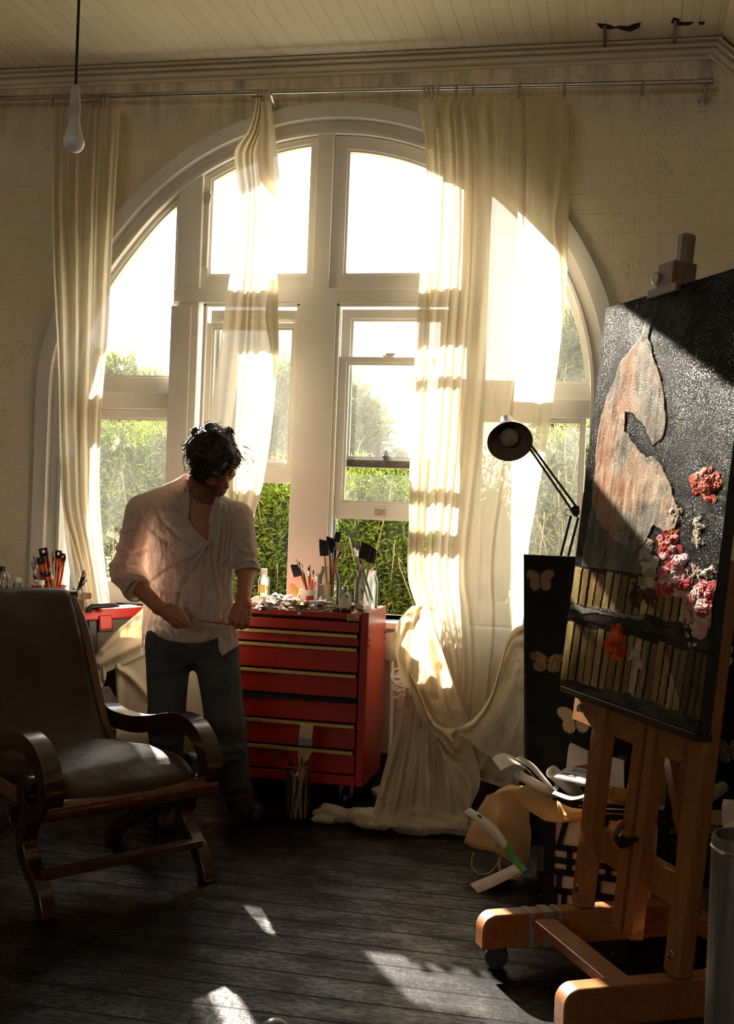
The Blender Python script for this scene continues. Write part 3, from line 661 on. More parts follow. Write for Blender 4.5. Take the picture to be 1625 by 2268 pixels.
def foam_brush(a, b, w, label, hc='wood', side=(1, 0, 0), hl=.075, group=None):
    a, b = np.asarray(a, float), np.asarray(b, float); L = np.linalg.norm(b-a); d = (b-a)/L; sd = np.asarray(side, float); sd = nrm(sd-d*np.dot(sd, d)); td = np.cross(d, sd)
    root = thing('foam_brush', a, label, 'brush', group); k = a+d*(L-hl)
    MB().tube([a, k], .0055, 8).build('handle', M_HANDLE[hc], root)
    h = hl/2; m = MB(); c = (k+b)/2
    V = [c+sd*x*w/2+td*y*.011*(1 if q < 0 else .25)+d*(q*h-(.16*h*(1 if x > 0 else -1) if q > 0 else 0)) for q in (-1, 0, 1) for x, y in ((-1,-1),(1,-1),(1,1),(-1,1))]
    V[4:8] = [c+sd*x*w/2+td*y*.011+d*.1*h for x, y in ((-1,-1),(1,-1),(1,1),(-1,1))]
    F = [(3, 2, 1, 0), (8, 9, 10, 11)]+[(i*4+j, i*4+(j+1) % 4, (i+1)*4+(j+1) % 4, (i+1)*4+j) for i in (0, 1) for j in range(4)]
    m.add(V, F).build('foam_head', simple('black sponge', lin(30, 30, 30), .95, bump=.5, bs=300.), root, smooth=False, bevel=.002)
    return root
# ------------------------------------------------------------------ things on the chest
ZT_ = .888
def onY(x, Y, z=ZT_): q = PY(x, 1300, Y); return np.array([q[0], Y, z])
def jar(p, R, H, label, name='glass_jar', neck=.8, cat='jar', screw=True):
    root = thing(name, p, label, cat); r = R*neck
    MB().lathe([(R*.9, 0), (R, .012), (R, H*.72), (R*.96, H*.8), (r*1.04, H*.88), (r, H*.9), (r*1.06, H*.915), (r*1.0, H*.935), (r*1.06, H*.955), (r, H*.97), (r*1.03, H), (r*.93, H), (r*.9, H*.9), (R*.9, H*.78), (R*.94, H*.7), (R*.94, .018), (0, .012), (0, .002), (R*.9, 0)], p, n=36, cap=False).build('glass_body', M_JAR, root)
    return root
P1 = onY(728, 5.42); P2 = onY(811, 5.45); P3 = onY(680, 5.47); P4 = onY(765, 5.27); P5 = onY(584, 5.48)
j1 = jar(P1, .054, .215, 'glass preserving jar with a grey and cream label, full of brushes', neck=.74)
V = []; n = 14
def wrap(R, a0, a1, z0, z1, p): 
    A = np.linspace(math.radians(a0), math.radians(a1), 16); return MB().grid([[p+np.array([R*math.cos(a), R*math.sin(a), z]) for z in (z0, z1)] for a in A])
lab = wrap(.0546, -128, -66, .045, .135, P1).build('label', simple('cream label', lin(206, 176, 130), .6, var=.1), j1); wrap(.0551, -128, -100, .078, .128, P1).build('label_panel', simple('slate label print', lin(96, 96, 110), .6), lab); wrap(.0551, -92, -72, .05, .075, P1).build('label_panel', simple('pale label print', lin(190, 196, 200), .6), lab)
jar(P2, .056, .205, 'wide clear glass jar with long brushes at the right end of the chest', neck=.80)
bk = thing('paint_bucket', P3, 'small white plastic bucket with a red square, holding thin brushes', 'bucket')
MB().lathe([(.043, 0), (.049, .085), (.053, .086), (.053, .097), (.049, .098), (.046, .09), (.041, .01), (0, .008)], P3, n=32).build('bucket_body', M_WHITEP, bk)
wrap(.0478, -78, -30, .03, .075, P3).build('red_square', simple('red print', lin(206, 44, 24), .5), bk)
b4 = thing('medium_bottle', P4, 'small glass bottle with white label and dark red liquid at the front', 'bottle')
MB().lathe([(.029, 0), (.031, .006), (.031, .088), (.026, .104), (.012, .116), (.012, .128), (.010, .128), (.010, .114), (.024, .101), (.0285, .086), (.0285, .006), (0, .004)], P4, n=28).build('glass_body', M_JAR, b4)
MB().lathe([(.028, .005), (.028, .034), (0, .034)], P4, n=24).build('liquid', simple('dark red medium', lin(84, 18, 10), .15), b4)
MB().lathe([(.014, .122), (.0145, .138), (.012, .140), (0, .140)], P4, n=20).build('cap', M_STEEL, b4)
wrap(.0316, -150, -30, .04, .084, P4).build('label', simple('white label', lin(224, 220, 212), .6), b4)
bxw = finish('carton', *(lambda m: (m.v, m.f))(MB().box((P5[0]-.045, P5[1]-.035, ZT_), (P5[0]+.045, P5[1]+.035, ZT_+.048))), M_PAPER, smooth=False, bevel=.002); tag(bxw, 'small white carton standing under the yellow oil bottle', 'box')
P5 = P5+np.array([0, 0, .048]); b5 = thing('oil_bottle', P5, 'clear bottle of yellow oil with white cap on a carton', 'bottle')
MB().lathe([(.024, 0), (.027, .006), (.028, .08), (.024, .095), (.013, .11), (.013, .118), (.011, .118), (.021, .094), (.0255, .08), (.0255, .006), (0, .004)], P5, n=28).build('glass_body', M_JAR, b5)
MB().lathe([(.0252, .005), (.0252, .058), (0, .058)], P5, n=24).build('liquid', glass('yellow oil', (1., .86, .35), dirt=.3), b5)
MB().lathe([(.0155, .112), (.0155, .138), (0, .138)], P5, n=20).build('cap', M_WHITEP, b5)
wrap(.0285, -125, -60, .022, .062, P5).build('label', simple('yellow label', lin(236, 206, 90), .6), b5)
def injar(p, x0, y0, x1, y1, Y): return PY(x0, y0, Y), PY(x1, y1, Y)
G1 = 'brushes in the labelled jar'; G2 = 'brushes in the clear jar'; G3 = 'brushes in the white bucket'
a = lambda x, y, Y: PY(x, y, Y)
foam_brush(a(726, 1322, 5.42), a(716, 1196, 5.40), .042, 'black foam brush leaning left in the labelled jar', group=G1)
foam_brush(a(733, 1322, 5.44), a(731, 1190, 5.44), .036, 'upright black foam brush at the middle of the labelled jar', side=(1, .3, 0), group=G1)
brush(a(730, 1324, 5.43), a(749, 1178, 5.45), .007, 'tall dark brush rising highest from the labelled jar', 'black', 1, .015, .05, .035, G1)
brush(a(722, 1322, 5.40), a(757, 1203, 5.42), .008, 'salmon handled brush with pale bristles leaning right', 'pink', 0, .017, .04, .03, G1)
brush(a(735, 1322, 5.40), a(728, 1208, 5.37), .004, 'thin red brush standing in front in the labelled jar', 'red', 1, 0, .02, .03, G1)
brush(a(738, 1322, 5.41), a(737, 1214, 5.36), .004, 'thin orange brush standing in front in the labelled jar', 'orange', 1, 0, .02, .03, G1)
foam_brush(a(787, 1330, 5.45), a(812, 1204, 5.42), .05, 'black foam brush with bare wood handle crossing the clear jar', group=G2)
foam_brush(a(800, 1330, 5.47), a(826, 1212, 5.45), .045, 'tilted grey black foam brush rightmost in the clear jar', side=(1, -.6, 0), group=G2)
brush(a(815, 1332, 5.44), a(780, 1194, 5.46), .006, 'silvery long brush leaning left from the clear jar', 'white', 2, .008, .045, .04, G2)
brush(a(795, 1330, 5.48), a(790, 1205, 5.47), .005, 'dark slim brush upright in the clear jar', 'black', 1, 0, .03, .03, G2)
brush(a(825, 1334, 5.43), a(797, 1240, 5.44), .005, 'green handled brush resting slanted inside the clear jar', 'green', 1, 0, .02, .02, G2)
foam_brush(a(672, 1312, 5.47), a(652, 1250, 5.45), .04, 'grey black foam brush leaning out left of the white bucket', hl=.06, group=G3)
for k, (x0, x1, y1, hc, t) in enumerate(((676, 656, 1236, 'wood', 'bare wood brush leaning furthest left'), (680, 661, 1243, 'red', 'dark red slim brush second from left'), (682, 668, 1248, 'black', 'black slim brush leaning left'), (684, 683, 1255, 'orange', 'short orange brush upright'), (688, 686, 1250, 'orange', 'orange brush beside the upright one'), (690, 694, 1262, 'red', 'short red brush at centre right'), (692, 703, 1268, 'orange', 'orange brush leaning furthest right'))):
    brush(a(x0, 1314, 5.47), a(x1, y1, 5.44+.01*(k % 3)), .004, t+' in the white bucket', hc, k % 2, 0, .02, .025, G3)
# crumpled paint tubes
M_TUBE = [simple('crumpled tin tube', lin(190, 186, 176), .3, .85, var=.2, bump=.5, bs=50.), simple('paint smeared tube', lin(206, 196, 176), .45, .2, var=.35, bump=.5, bs=40., spots=(30., .6, lin(90, 70, 56))), simple('labelled tube', lin(222, 214, 200), .45, var=.3, bump=.4, spots=(22., .62, lin(60, 60, 66)))]
protos = []
def tube_mesh(k):
    root = thing('paint_tube', (0, 0, 0), 'crumpled used paint tube in the heap on the red chest', 'paint tube', 'paint tubes heaped on the chest'); n = 16; V = []; L = .085+.02*(k % 3)
    for i in range(15):
        t = i/14; w = .012+.010*t; h = .012*(1-t)+.0012; wob = math.sin(t*7+k)*.010*t
        for j in range(n):
            q = 2*PI*j/n; p = np.array([t*L, w*math.cos(q), .013+wob+h*math.sin(q)]); V.append(p)
    V = np.array(V); V += .0055*np.stack([vnoise(V, 60.), vnoise(V+5, 70.), vnoise(V+9, 60.)], 1)
    F = [(i*n+j, i*n+(j+1) % n, (i+1)*n+(j+1) % n, (i+1)*n+j) for i in range(14) for j in range(n)]+[tuple(reversed(range(n))), tuple(14*n+j for j in range(n))]
    finish('tube_body', V, F, M_TUBE[k % 3], root, smooth=False)
    MB().lathe([(.006, -.002), (.006, .004), (.009, .005), (.008, .018), (0, .018)], (-.001, 0, .013), (-1, 0, 0), n=10).build('cap', [M_WHITEP, M_BLACKP, simple('ochre cap', lin(200, 150, 50), .4)][k % 3], root)
    return root
def copy_thing(src, loc, rot, label=None, scale=1.):
    r = src.copy(); COL.objects.link(r); r.location = loc; r.rotation_euler = rot; r.scale = (scale,)*3
    if label: r['label'] = label
    for ch in list(src.children):
        c = ch.copy(); COL.objects.link(c); c.parent = r
        for g in list(ch.children):
            d = g.copy(); COL.objects.link(d); d.parent = c
    return r
spots = []
for i in range(46):
    px_ = 562+ (i*37 % 205)+random.uniform(-4, 4); Y = random.choice((5.25, 5.28, 5.31, 5.34, 5.37)); spots.append((px_, Y, ZT_+.001+(.02 if i % 3 == 2 else 0)+ (.022 if i % 7 == 6 else 0)))
for i, (x, Y, z) in enumerate(spots):
    q = PY(x, 1330, Y); loc = (q[0], Y, z); rot = (random.uniform(-.4, .4), random.uniform(-.35, .1), random.uniform(0, 6.28))
    if 735 < x and Y < 5.33: loc = (q[0]-.12, Y+.04, z)
    if i < 3: protos.append(tube_mesh(i)); protos[i].location = loc; protos[i].rotation_euler = rot
    else: copy_thing(protos[i % 3], loc, rot, scale=random.uniform(.75, 1.1))
q = PY(655, 1310, 5.31)
m = MB(); G = np.array([[[q[0]-.03+.035*u+.012*v*(u-.5), 5.31+.02*u*v, q[2]-.02+.045*v+.012*math.sin(u*5)] for v in np.linspace(0, 1, 8)] for u in np.linspace(0, 1, 8)]); tag(MB().grid(G).build('paper_scrap', M_KRAFT, solid=.001), 'crumpled buff paper scrap leaning against the white bucket', 'paper')
q = PY(795, 1350, 5.25); G = np.array([[[q[0]-.02+.075*u, 5.27+.06*v, ZT_+.035-.03*u+.012*math.sin(v*4+u*3)] for v in np.linspace(0, 1, 8)] for u in np.linspace(0, 1, 8)]); tag(MB().grid(G).build('paint_rag', cloth('stained rag', lin(170, 160, 130), .2, 0., var=.3), solid=.002), 'stiff stained rag at the front right corner of the red chest', 'rag')
# ------------------------------------------------------------------ planter's armchair, in its own axes (t forward, s across, z up)
CA, CB = np.array([-1.81, 3.554, 0]), np.array([-1.451, 4.095, 0]); CS = nrm(CB-CA); CF = np.array([CS[1], -CS[0], 0]); CWD = float(np.linalg.norm(CB-CA))
def cp(t, s, z): return CA+CF*t+CS*s+np.array([0, 0, z])
chair = thing('armchair', cp(-.4, CWD/2, 0), 'dark leather planter armchair with scrolled wooden arms', 'armchair')
def ribbon(path, th, s0, s1, n=60):
    p = smooth_line(path, n); d = np.gradient(p, axis=0); d /= np.linalg.norm(d, axis=1)[:, None]; q = np.stack([-d[:, 1], d[:, 0]], 1)
    T = np.full(n, th) if np.isscalar(th) else np.interp(np.linspace(0, 1, n), np.linspace(0, 1, len(th)), th)
    V = []
    for i in range(n):
        a, b = p[i]+q[i]*T[i]/2, p[i]-q[i]*T[i]/2; V += [cp(a[0], s0, a[1]), cp(a[0], s1, a[1]), cp(b[0], s1, b[1]), cp(b[0], s0, b[1])]
    F = [(i*4+j, i*4+(j+1) % 4, (i+1)*4+(j+1) % 4, (i+1)*4+j) for i in range(n-1) for j in range(4)]+[(3, 2, 1, 0), (4*n-4, 4*n-3, 4*n-2, 4*n-1)]
    return MB().add(V, F)
ARM = [(-.775, .59), (-.735, .555), (-.68, .518), (-.60, .502), (-.47, .504), (-.36, .523), (-.205, .558), (-.11, .553), (-.04, .51), (.005, .435), (-.005, .37), (-.06, .335), (-.115, .35), (-.135, .40), (-.10, .435), (-.065, .42)]
for s0 in (-.035, CWD-.035):
    ribbon(ARM, [.05, .062, .065, .065, .062, .06, .058, .056, .052, .046, .036], s0, s0+.07, 90).build('arm', M_DWOOD, chair, bevel=.008)
    ribbon([(-.10, .345), (-.14, .24), (-.105, .16), (-.035, .10), (.0, .05), (.015, 0)], [.06, .055, .05, .045, .042, .05], s0+.005, s0+.06, 40).build('leg', M_DWOOD, chair, bevel=.006)
    ribbon([(-.22, .30), (-.36, .20), (-.56, .09), (-.64, .0)], [.06, .055, .05, .05], s0+.005, s0+.06, 40).build('leg', M_DWOOD, chair, bevel=.006)
    f0_ = .05 if s0 < 0 else CWD-.098; ribbon([(-.93, .975), (-.84, .87), (-.77, .755), (-.69, .58), (-.60, .44), (-.46, .355), (-.3, .335), (-.04, .345)], [.05, .06, .06, .06, .06, .06, .06], f0_, f0_+.048, 60).build('side_frame', wood('lit brown frame', lin(92, 66, 46), lin(128, 96, 70), .35), chair, bevel=.006)  # side frame's lighter brown has the window light put into its colour
MB().tube([cp(-.005, -.02, .352), cp(0, CWD*.5, .352), cp(-.005, CWD+.02, .352)], .036, 16).build('front_rail', wood('worn mahogany rail', lin(70, 34, 18), lin(112, 62, 34), .2, axis='X', coat=.5), chair)
MB().beam(cp(-.045, 0, .13), cp(-.045, CWD, .13), .05, .028, CF).build('stretcher', wood('dull mahogany stretcher', lin(58, 32, 18), lin(84, 50, 30), .4, axis='X'), chair, smooth=False, bevel=.004)
MB().tube([cp(-.925, .04, .972), cp(-.925, CWD/2, .972), cp(-.925, CWD-.045, .972)], .027, 14).build('crest_rail', M_DWOOD, chair)
def pl_d(Q, P):                                   # distance to polyline in the (t,z) plane
    d = 9.
    for a, b in zip(P[:-1], P[1:]):
        a, b = np.array(a), np.array(b); ab = b-a; k = np.clip(((Q-a)@ab)/(ab@ab), 0, 1); d = np.minimum(d, np.linalg.norm(Q-a-k[..., None]*ab, axis=-1))
    return d
BACKP = [tuple(p) for p in smooth_line([(-.900, .970), (-.83, .865), (-.765, .75), (-.69, .60), (-.61, .47), (-.52, .40)], 16)]
SEATP = [tuple(p) for p in smooth_line([(-.54, .395), (-.40, .405), (-.25, .418), (-.10, .408), (-.035, .372)], 14)]
def lw(P): R_ = P-CA; return R_@CF, R_@CS, R_[..., 2]
def cushion(P, line, th, inset, pad):
    t, s, z = lw(P); d = pl_d(np.stack([t, z], -1), line)-th-pad*(1-((s-CWD/2)/(CWD/2))**2); e = np.abs(s-CWD/2)-(CWD/2-inset); return smax(d, e, .045)
lo = np.minimum(cp(-.98, 0, 0), cp(.1, CWD, 0))-.1; hi = np.maximum(cp(-.98, 0, 0), cp(.1, CWD, 0))+.1; lo = np.array([min(cp(t, s, 0)[k] for t in (-1., .1) for s in (-.05, .7)) for k in range(2)]+[.28]); hi = np.array([max(cp(t, s, 0)[k] for t in (-1., .1) for s in (-.05, .7)) for k in range(2)]+[1.06])
ld = lambda V: V+.0025*fbm(V, 14., 4)[:, None]*np.array([.4, -.6, .7])
bk_ = sdf_obj('back_cushion', lambda P: cushion(P, BACKP, .030, .082, .016), lo, hi, .0125, M_LEATHER, chair, disp=ld)
sdf_obj('seat_cushion', lambda P: cushion(P, SEATP, .036, .045, .026), lo, hi, .0125, M_LEATHER, chair, disp=ld)
for s in (.098, CWD-.098):
    m = MB()
    for k in range(60):
        a = smooth_line(BACKP, 61); p, q = a[k], a[k]*.4+a[k+1]*.6; n_ = np.array([.83, .55])*.034; m.tube([cp(p[0]+n_[0], s, p[1]+n_[1]), cp(q[0]+n_[0], s+.004*(1 if s > .3 else -1), q[1]+n_[1])], .0022, 5)
    m.build('stitching', simple('pale waxed thread', lin(20, 16, 14), .6), bk_)['kind'] = 'stuff'
# ------------------------------------------------------------------ side table and what stands on it
M_TABLE = wood('old pine', lin(110, 82, 54), lin(150, 116, 80), .5, axis='X')
tb = thing('side_table', (-2.98, 5.25, 0), 'plain wooden side table by the left curtain, behind the armchair', 'table'); TZ = .905
MB().box((-3.42, 4.98, TZ-.03), (-2.62, 5.52, TZ)).build('table_top', M_TABLE, tb, smooth=False, bevel=.004)
for x in (-3.39, -2.70):
    for y in (5.01, 5.45): MB().box((x, y, 0), (x+.05, y+.05, TZ-.03)).build('leg', M_TABLE, tb, smooth=False, bevel=.003)
def onT(x, Y=5.25, z=TZ): q = PY(x, 1300, Y); return np.array([q[0], Y, z])
def bottle(p, R, H, cap, label, liq=None, caph=.02, neck=.4):
    r_ = thing('bottle', p, label, 'bottle'); M_ = MB().lathe([(R*.92, 0), (R, .006), (R, H*.55), (R*.85, H*.68), (R*neck, H*.82), (R*neck, H*.9), (R*neck*.85, H*.9), (R*neck*.8, H*.8), (R*.8, H*.66), (R*.94, H*.54), (R*.94, .008), (0, .006)], p, n=28).build('glass_body', M_JAR, r_)
    MB().lathe([(R*neck*1.15, H*.86), (R*neck*1.2, H*.87), (R*neck*1.2, H*.86+caph), (R*neck*1.1, H*.86+caph+.002), (0, H*.86+caph+.002)], p, n=20).build('cap', cap, r_)
    if liq: MB().lathe([(R*.93, .007), (R*.93, H*.3), (0, H*.3)], p, n=24).build('liquid', liq, r_)
    return r_
M_OILY = glass('pale yellow oil', (1., .88, .45), dirt=.25)
bottle(onT(3, 5.22), .035, .125, M_BLACKP, 'black capped bottle of pale oil at the left edge of the side table', M_OILY, .022, .42)
bottle(onT(15, 5.38), .016, .07, M_WHITEP, 'tiny white capped bottle behind the black capped one', None, .018, .6)
bottle(onT(38, 5.22), .021, .066, M_WHITEP, 'short clear bottle with white cap, alone before the green lid', None, .020, .72)
bottle(onT(90, 5.16), .021, .066, M_WHITEP, 'short clear bottle with white cap in front of the orange tub', None, .020, .72)
p = onT(62, 5.33); tag(MB().lathe([(.055, 0), (.058, .004), (.058, .012), (.05, .014), (0, .014)], p, n=32).build('plastic_lid', simple('bright green plastic', lin(76, 160, 50), .4)), 'bright green plastic lid lying on the side table', 'lid')
p = onT(108, 5.33); tub = thing('brush_tub', p, 'open orange tub crammed with packaged and loose brushes', 'tub'); M_ORG = simple('orange plastic', lin(214, 70, 16), .4)
MB().lathe([(.068, 0), (.08, .035), (.084, .036), (.084, .042), (.077, .042), (.066, .006), (0, .004)], p, n=36).build('tub_body', M_ORG, tub)
M_CARD = simple('black card', lin(22, 20, 18), .45); M_ORC = simple('orange card', lin(206, 84, 22), .45)
def pack(x0, y0, x1, y1, wpx, Y, label, red=None):
    a, b = PY(x0, y0, Y), PY(x1, y1, Y); d = b-a; L = np.linalg.norm(d); d /= L; sd = nrm(np.cross(d, (0, 1, 0))); w = wpx*5.5/FPX/2; r_ = thing('brush_pack', a, label, 'packaged brush', 'packaged brushes in the orange tub'); nn = np.cross(sd, d)
    f_ = lambda u, v: a+d*L*v+sd*w*u
    MB().obox(f_(0, .42), sd*w, d*L*.42, nn*.004).build('blister_card', M_ORC, r_, smooth=False)
    hd = MB(); o_ = [(-1, .80), (1, .80), (1, 1), (-1, 1)]
    hd.ring([(u, v) for u, v in o_], [(-.45, .89), (.45, .89), (.38, .955), (-.38, .955)], 0, 1); V = [f_(x, z)+nn*(.005-.010*y) for x, y, z in hd.v]
    MB().add(V, hd.f).build('hang_tab', M_CARD, r_, smooth=False)
    MB().obox(f_(0, .55)-nn*.006*np.sign(nn[1]), sd*w*.7, d*L*.05, nn*.001).build('printed_band', M_CARD, r_, smooth=False)
    MB().tube([f_(-.15, .1)-nn*.008*np.sign(nn[1]), f_(-.15, .75)-nn*.008*np.sign(nn[1])], .0035, 7).build('packed_brush', M_HANDLE['wood'], r_)
    if red: MB().obox(f_(.8, .6)-nn*.005*np.sign(nn[1]), sd*w*.18, d*L*.2, nn*.001).build('red_edge', M_RED, r_, smooth=False)
pack(113, 1308, 95, 1214, 21, 5.30, 'tall packaged brush leaning left with a hang tab', True)
pack(104, 1312, 90, 1234, 20, 5.27, 'packaged brush with red lettered tab in front of the tall one')
pack(112, 1312, 103, 1268, 20, 5.25, 'short packaged brush low at the front of the orange tub')
pack(122, 1310, 130, 1219, 15, 5.36, 'packaged brush upright at the right of the orange tub')
pack(118, 1310, 141, 1226, 9, 5.37, 'narrow green edged packaged brush at far right of the tub')
GT = 'loose brushes in the orange tub'; aa = lambda x, y, Y: PY(x, y, Y)
for x0, y0, x1, y1, hc, k, t in ((92, 1312, 70, 1244, 'wood', 2, 'bare wood brush leaning furthest left from the orange tub'), (95, 1312, 75, 1232, 'white', 2, 'pale brush second from left in the orange tub'), (94, 1312, 73, 1272, 'red', 1, 'short red brush low at the left of the tub'), (120, 1310, 118, 1222, 'white', 2, 'flat pale brush between the packaged ones'), (126, 1312, 109, 1256, 'wood', 0, 'brown brush crossing in front of the packs'), (130, 1310, 145, 1230, 'red', 1, 'dark red brush leaning right from the orange tub')):
    brush(aa(x0, y0, 5.29), aa(x1, y1, 5.26), .005, t, hc, k, .008 if k == 2 else 0, .03, .03, GT)
jar(onT(172, 5.18), .026, .05, 'little glass jar holding a sheaf of brushes at the table corner', neck=.9)
for k, (x1, y1) in enumerate(((187, 1262), (191, 1268), (189, 1276), (193, 1283))): brush(aa(168-k, 1318, 5.18), aa(x1, y1, 5.16), .0045, ('longest', 'second longest', 'third longest', 'shortest')[k]+' dark brush of the sheaf leaning right at the table corner', ('black', 'wood', 'black', 'wood')[k], 1+k % 2, 0, .025, .03, 'sheaf of brushes at the table corner')
# ------------------------------------------------------------------ stool with tool box and cloth
st = thing('stool', (-2.36, 5.30, 0), 'low black stool under the grey tool box', 'stool'); SZ = .645
MB().box((-2.62, 5.12, SZ-.04), (-2.14, 5.48, SZ)).build('seat', M_BLACKP, st, smooth=False, bevel=.006)
for x in (-2.59, -2.20):
    for y in (5.14, 5.42): MB().box((x, y, 0), (x+.035, y+.035, SZ-.04)).build('leg', M_BLACKP, st, smooth=False)
MB().box((-2.58, 5.15, .2), (-2.17, 5.165, .26)).box((-2.58, 5.15, .40), (-2.17, 5.165, .64)).build('back_panel', M_BLACKP, st, smooth=False)
c0 = PY(236, 1400, 5.26); tx = thing('tool_box', (c0[0], 5.30, SZ), 'grey and black plastic tool box with red lid standing askew on the stool', 'tool box')
ry = math.radians(3); ex = np.array([.74, .67, math.sin(ry)]); ex = nrm(ex); ez = nrm(np.array([-math.sin(ry), 0, math.cos(ry)])); ez = nrm(ez-ex*np.dot(ez, ex)); ey = np.cross(ez, ex)
O = np.array([c0[0]+.035, 5.33, SZ+.002])
tb_ = lambda u, v, w: O+(ex*u+ey*v+ez*w)*.92
M_TBG = simple('grey tool box plastic', lin(78, 74, 64), .4, var=.06); M_TBR = simple('red tool box plastic', lin(206, 30, 20), .35)
MB().prism([(-.17, 0), (.17, 0), (.185, .17), (-.185, .17)], tb_(0, -.09, 0), ex, ez, ey*.18).build('box_body', M_TBG, tx, smooth=False, bevel=.012)
MB().obox(tb_(-.165, 0, .085), ex*.024, ey*.092, ez*.088).build('corner_panel', M_BLACKP, tx, smooth=False, bevel=.008)
lid = MB().prism([(-.195, .165), (.195, .165), (.195, .195), (.12, .200), (.10, .215), (-.10, .215), (-.12, .2), (-.195, .195)], tb_(0, -.1, 0), ex, ez, ey*.2).build('lid', M_TBR, tx, smooth=False, bevel=.006)
MB().tube([tb_(-.16, 0, .20), tb_(-.155, 0, .232), tb_(-.14, 0, .242), tb_(-.02, 0, .242), tb_(-.005, 0, .235), tb_(.0, 0, .215)], .014, 12).build('carry_handle', M_BLACKP, lid)
for u in (-.10, .115):
    MB().obox(tb_(u, -.104, .165), ex*.032, ey*.01, ez*.034).build('latch', M_TBR, tx, smooth=False, bevel=.006); MB().obox(tb_(u, -.102, .138), ex*.036, ey*.008, ez*.02).build('latch_keeper', M_BLACKP, tx, smooth=False, bevel=.004)
MB().obox(tb_(.03, -.0935, .075), ex*.016, ey*.001, ez*.005).build('red_logo_bar', M_TBR, tx, smooth=False)
m = MB(); [m.obox(tb_(.014+.0065*k, -.0935, .092), ex*.0022, ey*.001, ez*(.005 if k % 2 else .0035)) for k in range(6)]; [m.obox(tb_(.016+.007*k, -.0935, .060), ex*.0024, ey*.001, ez*.003) for k in range(4)]
m.build('white_logo', M_WHITEP, tx, smooth=False)['kind'] = 'stuff'
# relief cloth: an outlined sheet at a depth, with folds along given lines (pixels mark where the folds run)
def fold_sum(X, Y, folds):
    out = 0
    for pts, amp, wd in folds:
        d = 1e9*np.ones_like(X, dtype=float); P = smooth_line(pts, 14) if len(pts) > 2 else np.array(pts, float)
        for a, b in zip(P[:-1], P[1:]):
            ab = b-a; L2 = ab@ab+1e-9; t = np.clip(((X-a[0])*ab[0]+(Y-a[1])*ab[1])/L2, 0, 1); d = np.minimum(d, np.hypot(X-a[0]-t*ab[0], Y-a[1]-t*ab[1]))
        out = out+amp*np.exp(-(d/wd)**2)
    return out
def relief(left, right, depth, folds, nu=90, nv=110, wr=.004, ws=.03, bulge=0., dmap=None):
    y0, y1 = left[0][1], left[-1][1]; tl_ = np.linspace(0, 1, nv); 
    Lx = smooth_line(left, nv); Rx = smooth_line(right, nv); u = np.linspace(0, 1, nu)[:, None, None]
    G = Lx[None]*(1-u)+Rx[None]*u; X, Y = G[..., 0], G[..., 1]
    D = depth-fold_sum(X, Y, folds)-bulge*np.sin(PI*u[..., 0])-wr*fbm(np.stack([X*ws, Y*ws*.6, 0*X], -1), 1., 4)
    if dmap is not None: D = D+dmap(X, Y)
    R_ = FW+RT*((X-812.5)/FPX)[..., None]-UP*((Y-1134.)/FPX)[..., None]; return CAM+R_*D[..., None]
M_SHEET = cloth('white cotton sheet', lin(226, 214, 190), .35, 0., var=.05)
G = relief([(318, 1345), (292, 1370), (262, 1395), (232, 1425), (207, 1458)], [(345, 1360), (340, 1400), (336, 1432), (330, 1445), (212, 1500)], 5.42, [([(225, 1440), (270, 1400), (320, 1375)], .03, 10), ([(220, 1470), (280, 1440), (330, 1420)], .03, 9), ([(285, 1400), (292, 1376), (306, 1372)], .02, 5)], 60, 60)
m = MB().grid(G); G2 = relief([(255, 1432), (256, 1480), (258, 1540), (262, 1592)], [(486, 1440), (486, 1500), (488, 1560), (490, 1606)], 5.44, [([(262, 1480), (290, 1500), (330, 1545)], .025, 8), ([(256, 1440), (262, 1500), (262, 1590)], .02, 8), ([(420, 1450), (440, 1600)], .02, 14), ([(350, 1450), (360, 1600)], .02, 16)], 90, 60)
m.grid(G2); G3 = relief([(206, 1468), (207, 1500), (212, 1530), (214, 1560)], [(236, 1462), (236, 1490), (232, 1510), (222, 1530)], 5.43, [([(212, 1475), (220, 1520)], .02, 5), ([(228, 1470), (230, 1505)], .02, 4)], 24, 40); m.grid(G3)
tag(m.build('dust_cloth', M_SHEET, solid=.002), 'crumpled white cotton cloth thrown over the stool below the tool box', 'cloth')
p = PZ(300, 1700, .30); rr = thing('paper_roll', PZ(300, 1665, .33), 'fat pale paper roll lying behind the armchair seat', 'paper roll'); q = PD(262, 1645, 5.29); q2 = PD(450, 1632, 5.31)
MB().lathe([(.07, 0), (.075, .004), (.075, float(np.linalg.norm(q2-q))), (.02, float(np.linalg.norm(q2-q)))], q, q2-q, n=32).build('rolled_sheet', M_SHEET, rr)
cr = MB().box((-2.50, 5.06, 0), (-1.93, 5.20, q[2]-.085)).build('crate', simple('ochre board', lin(150, 136, 80), .7)); tag(cr, 'low ochre box under the pale paper roll behind the armchair', 'box')
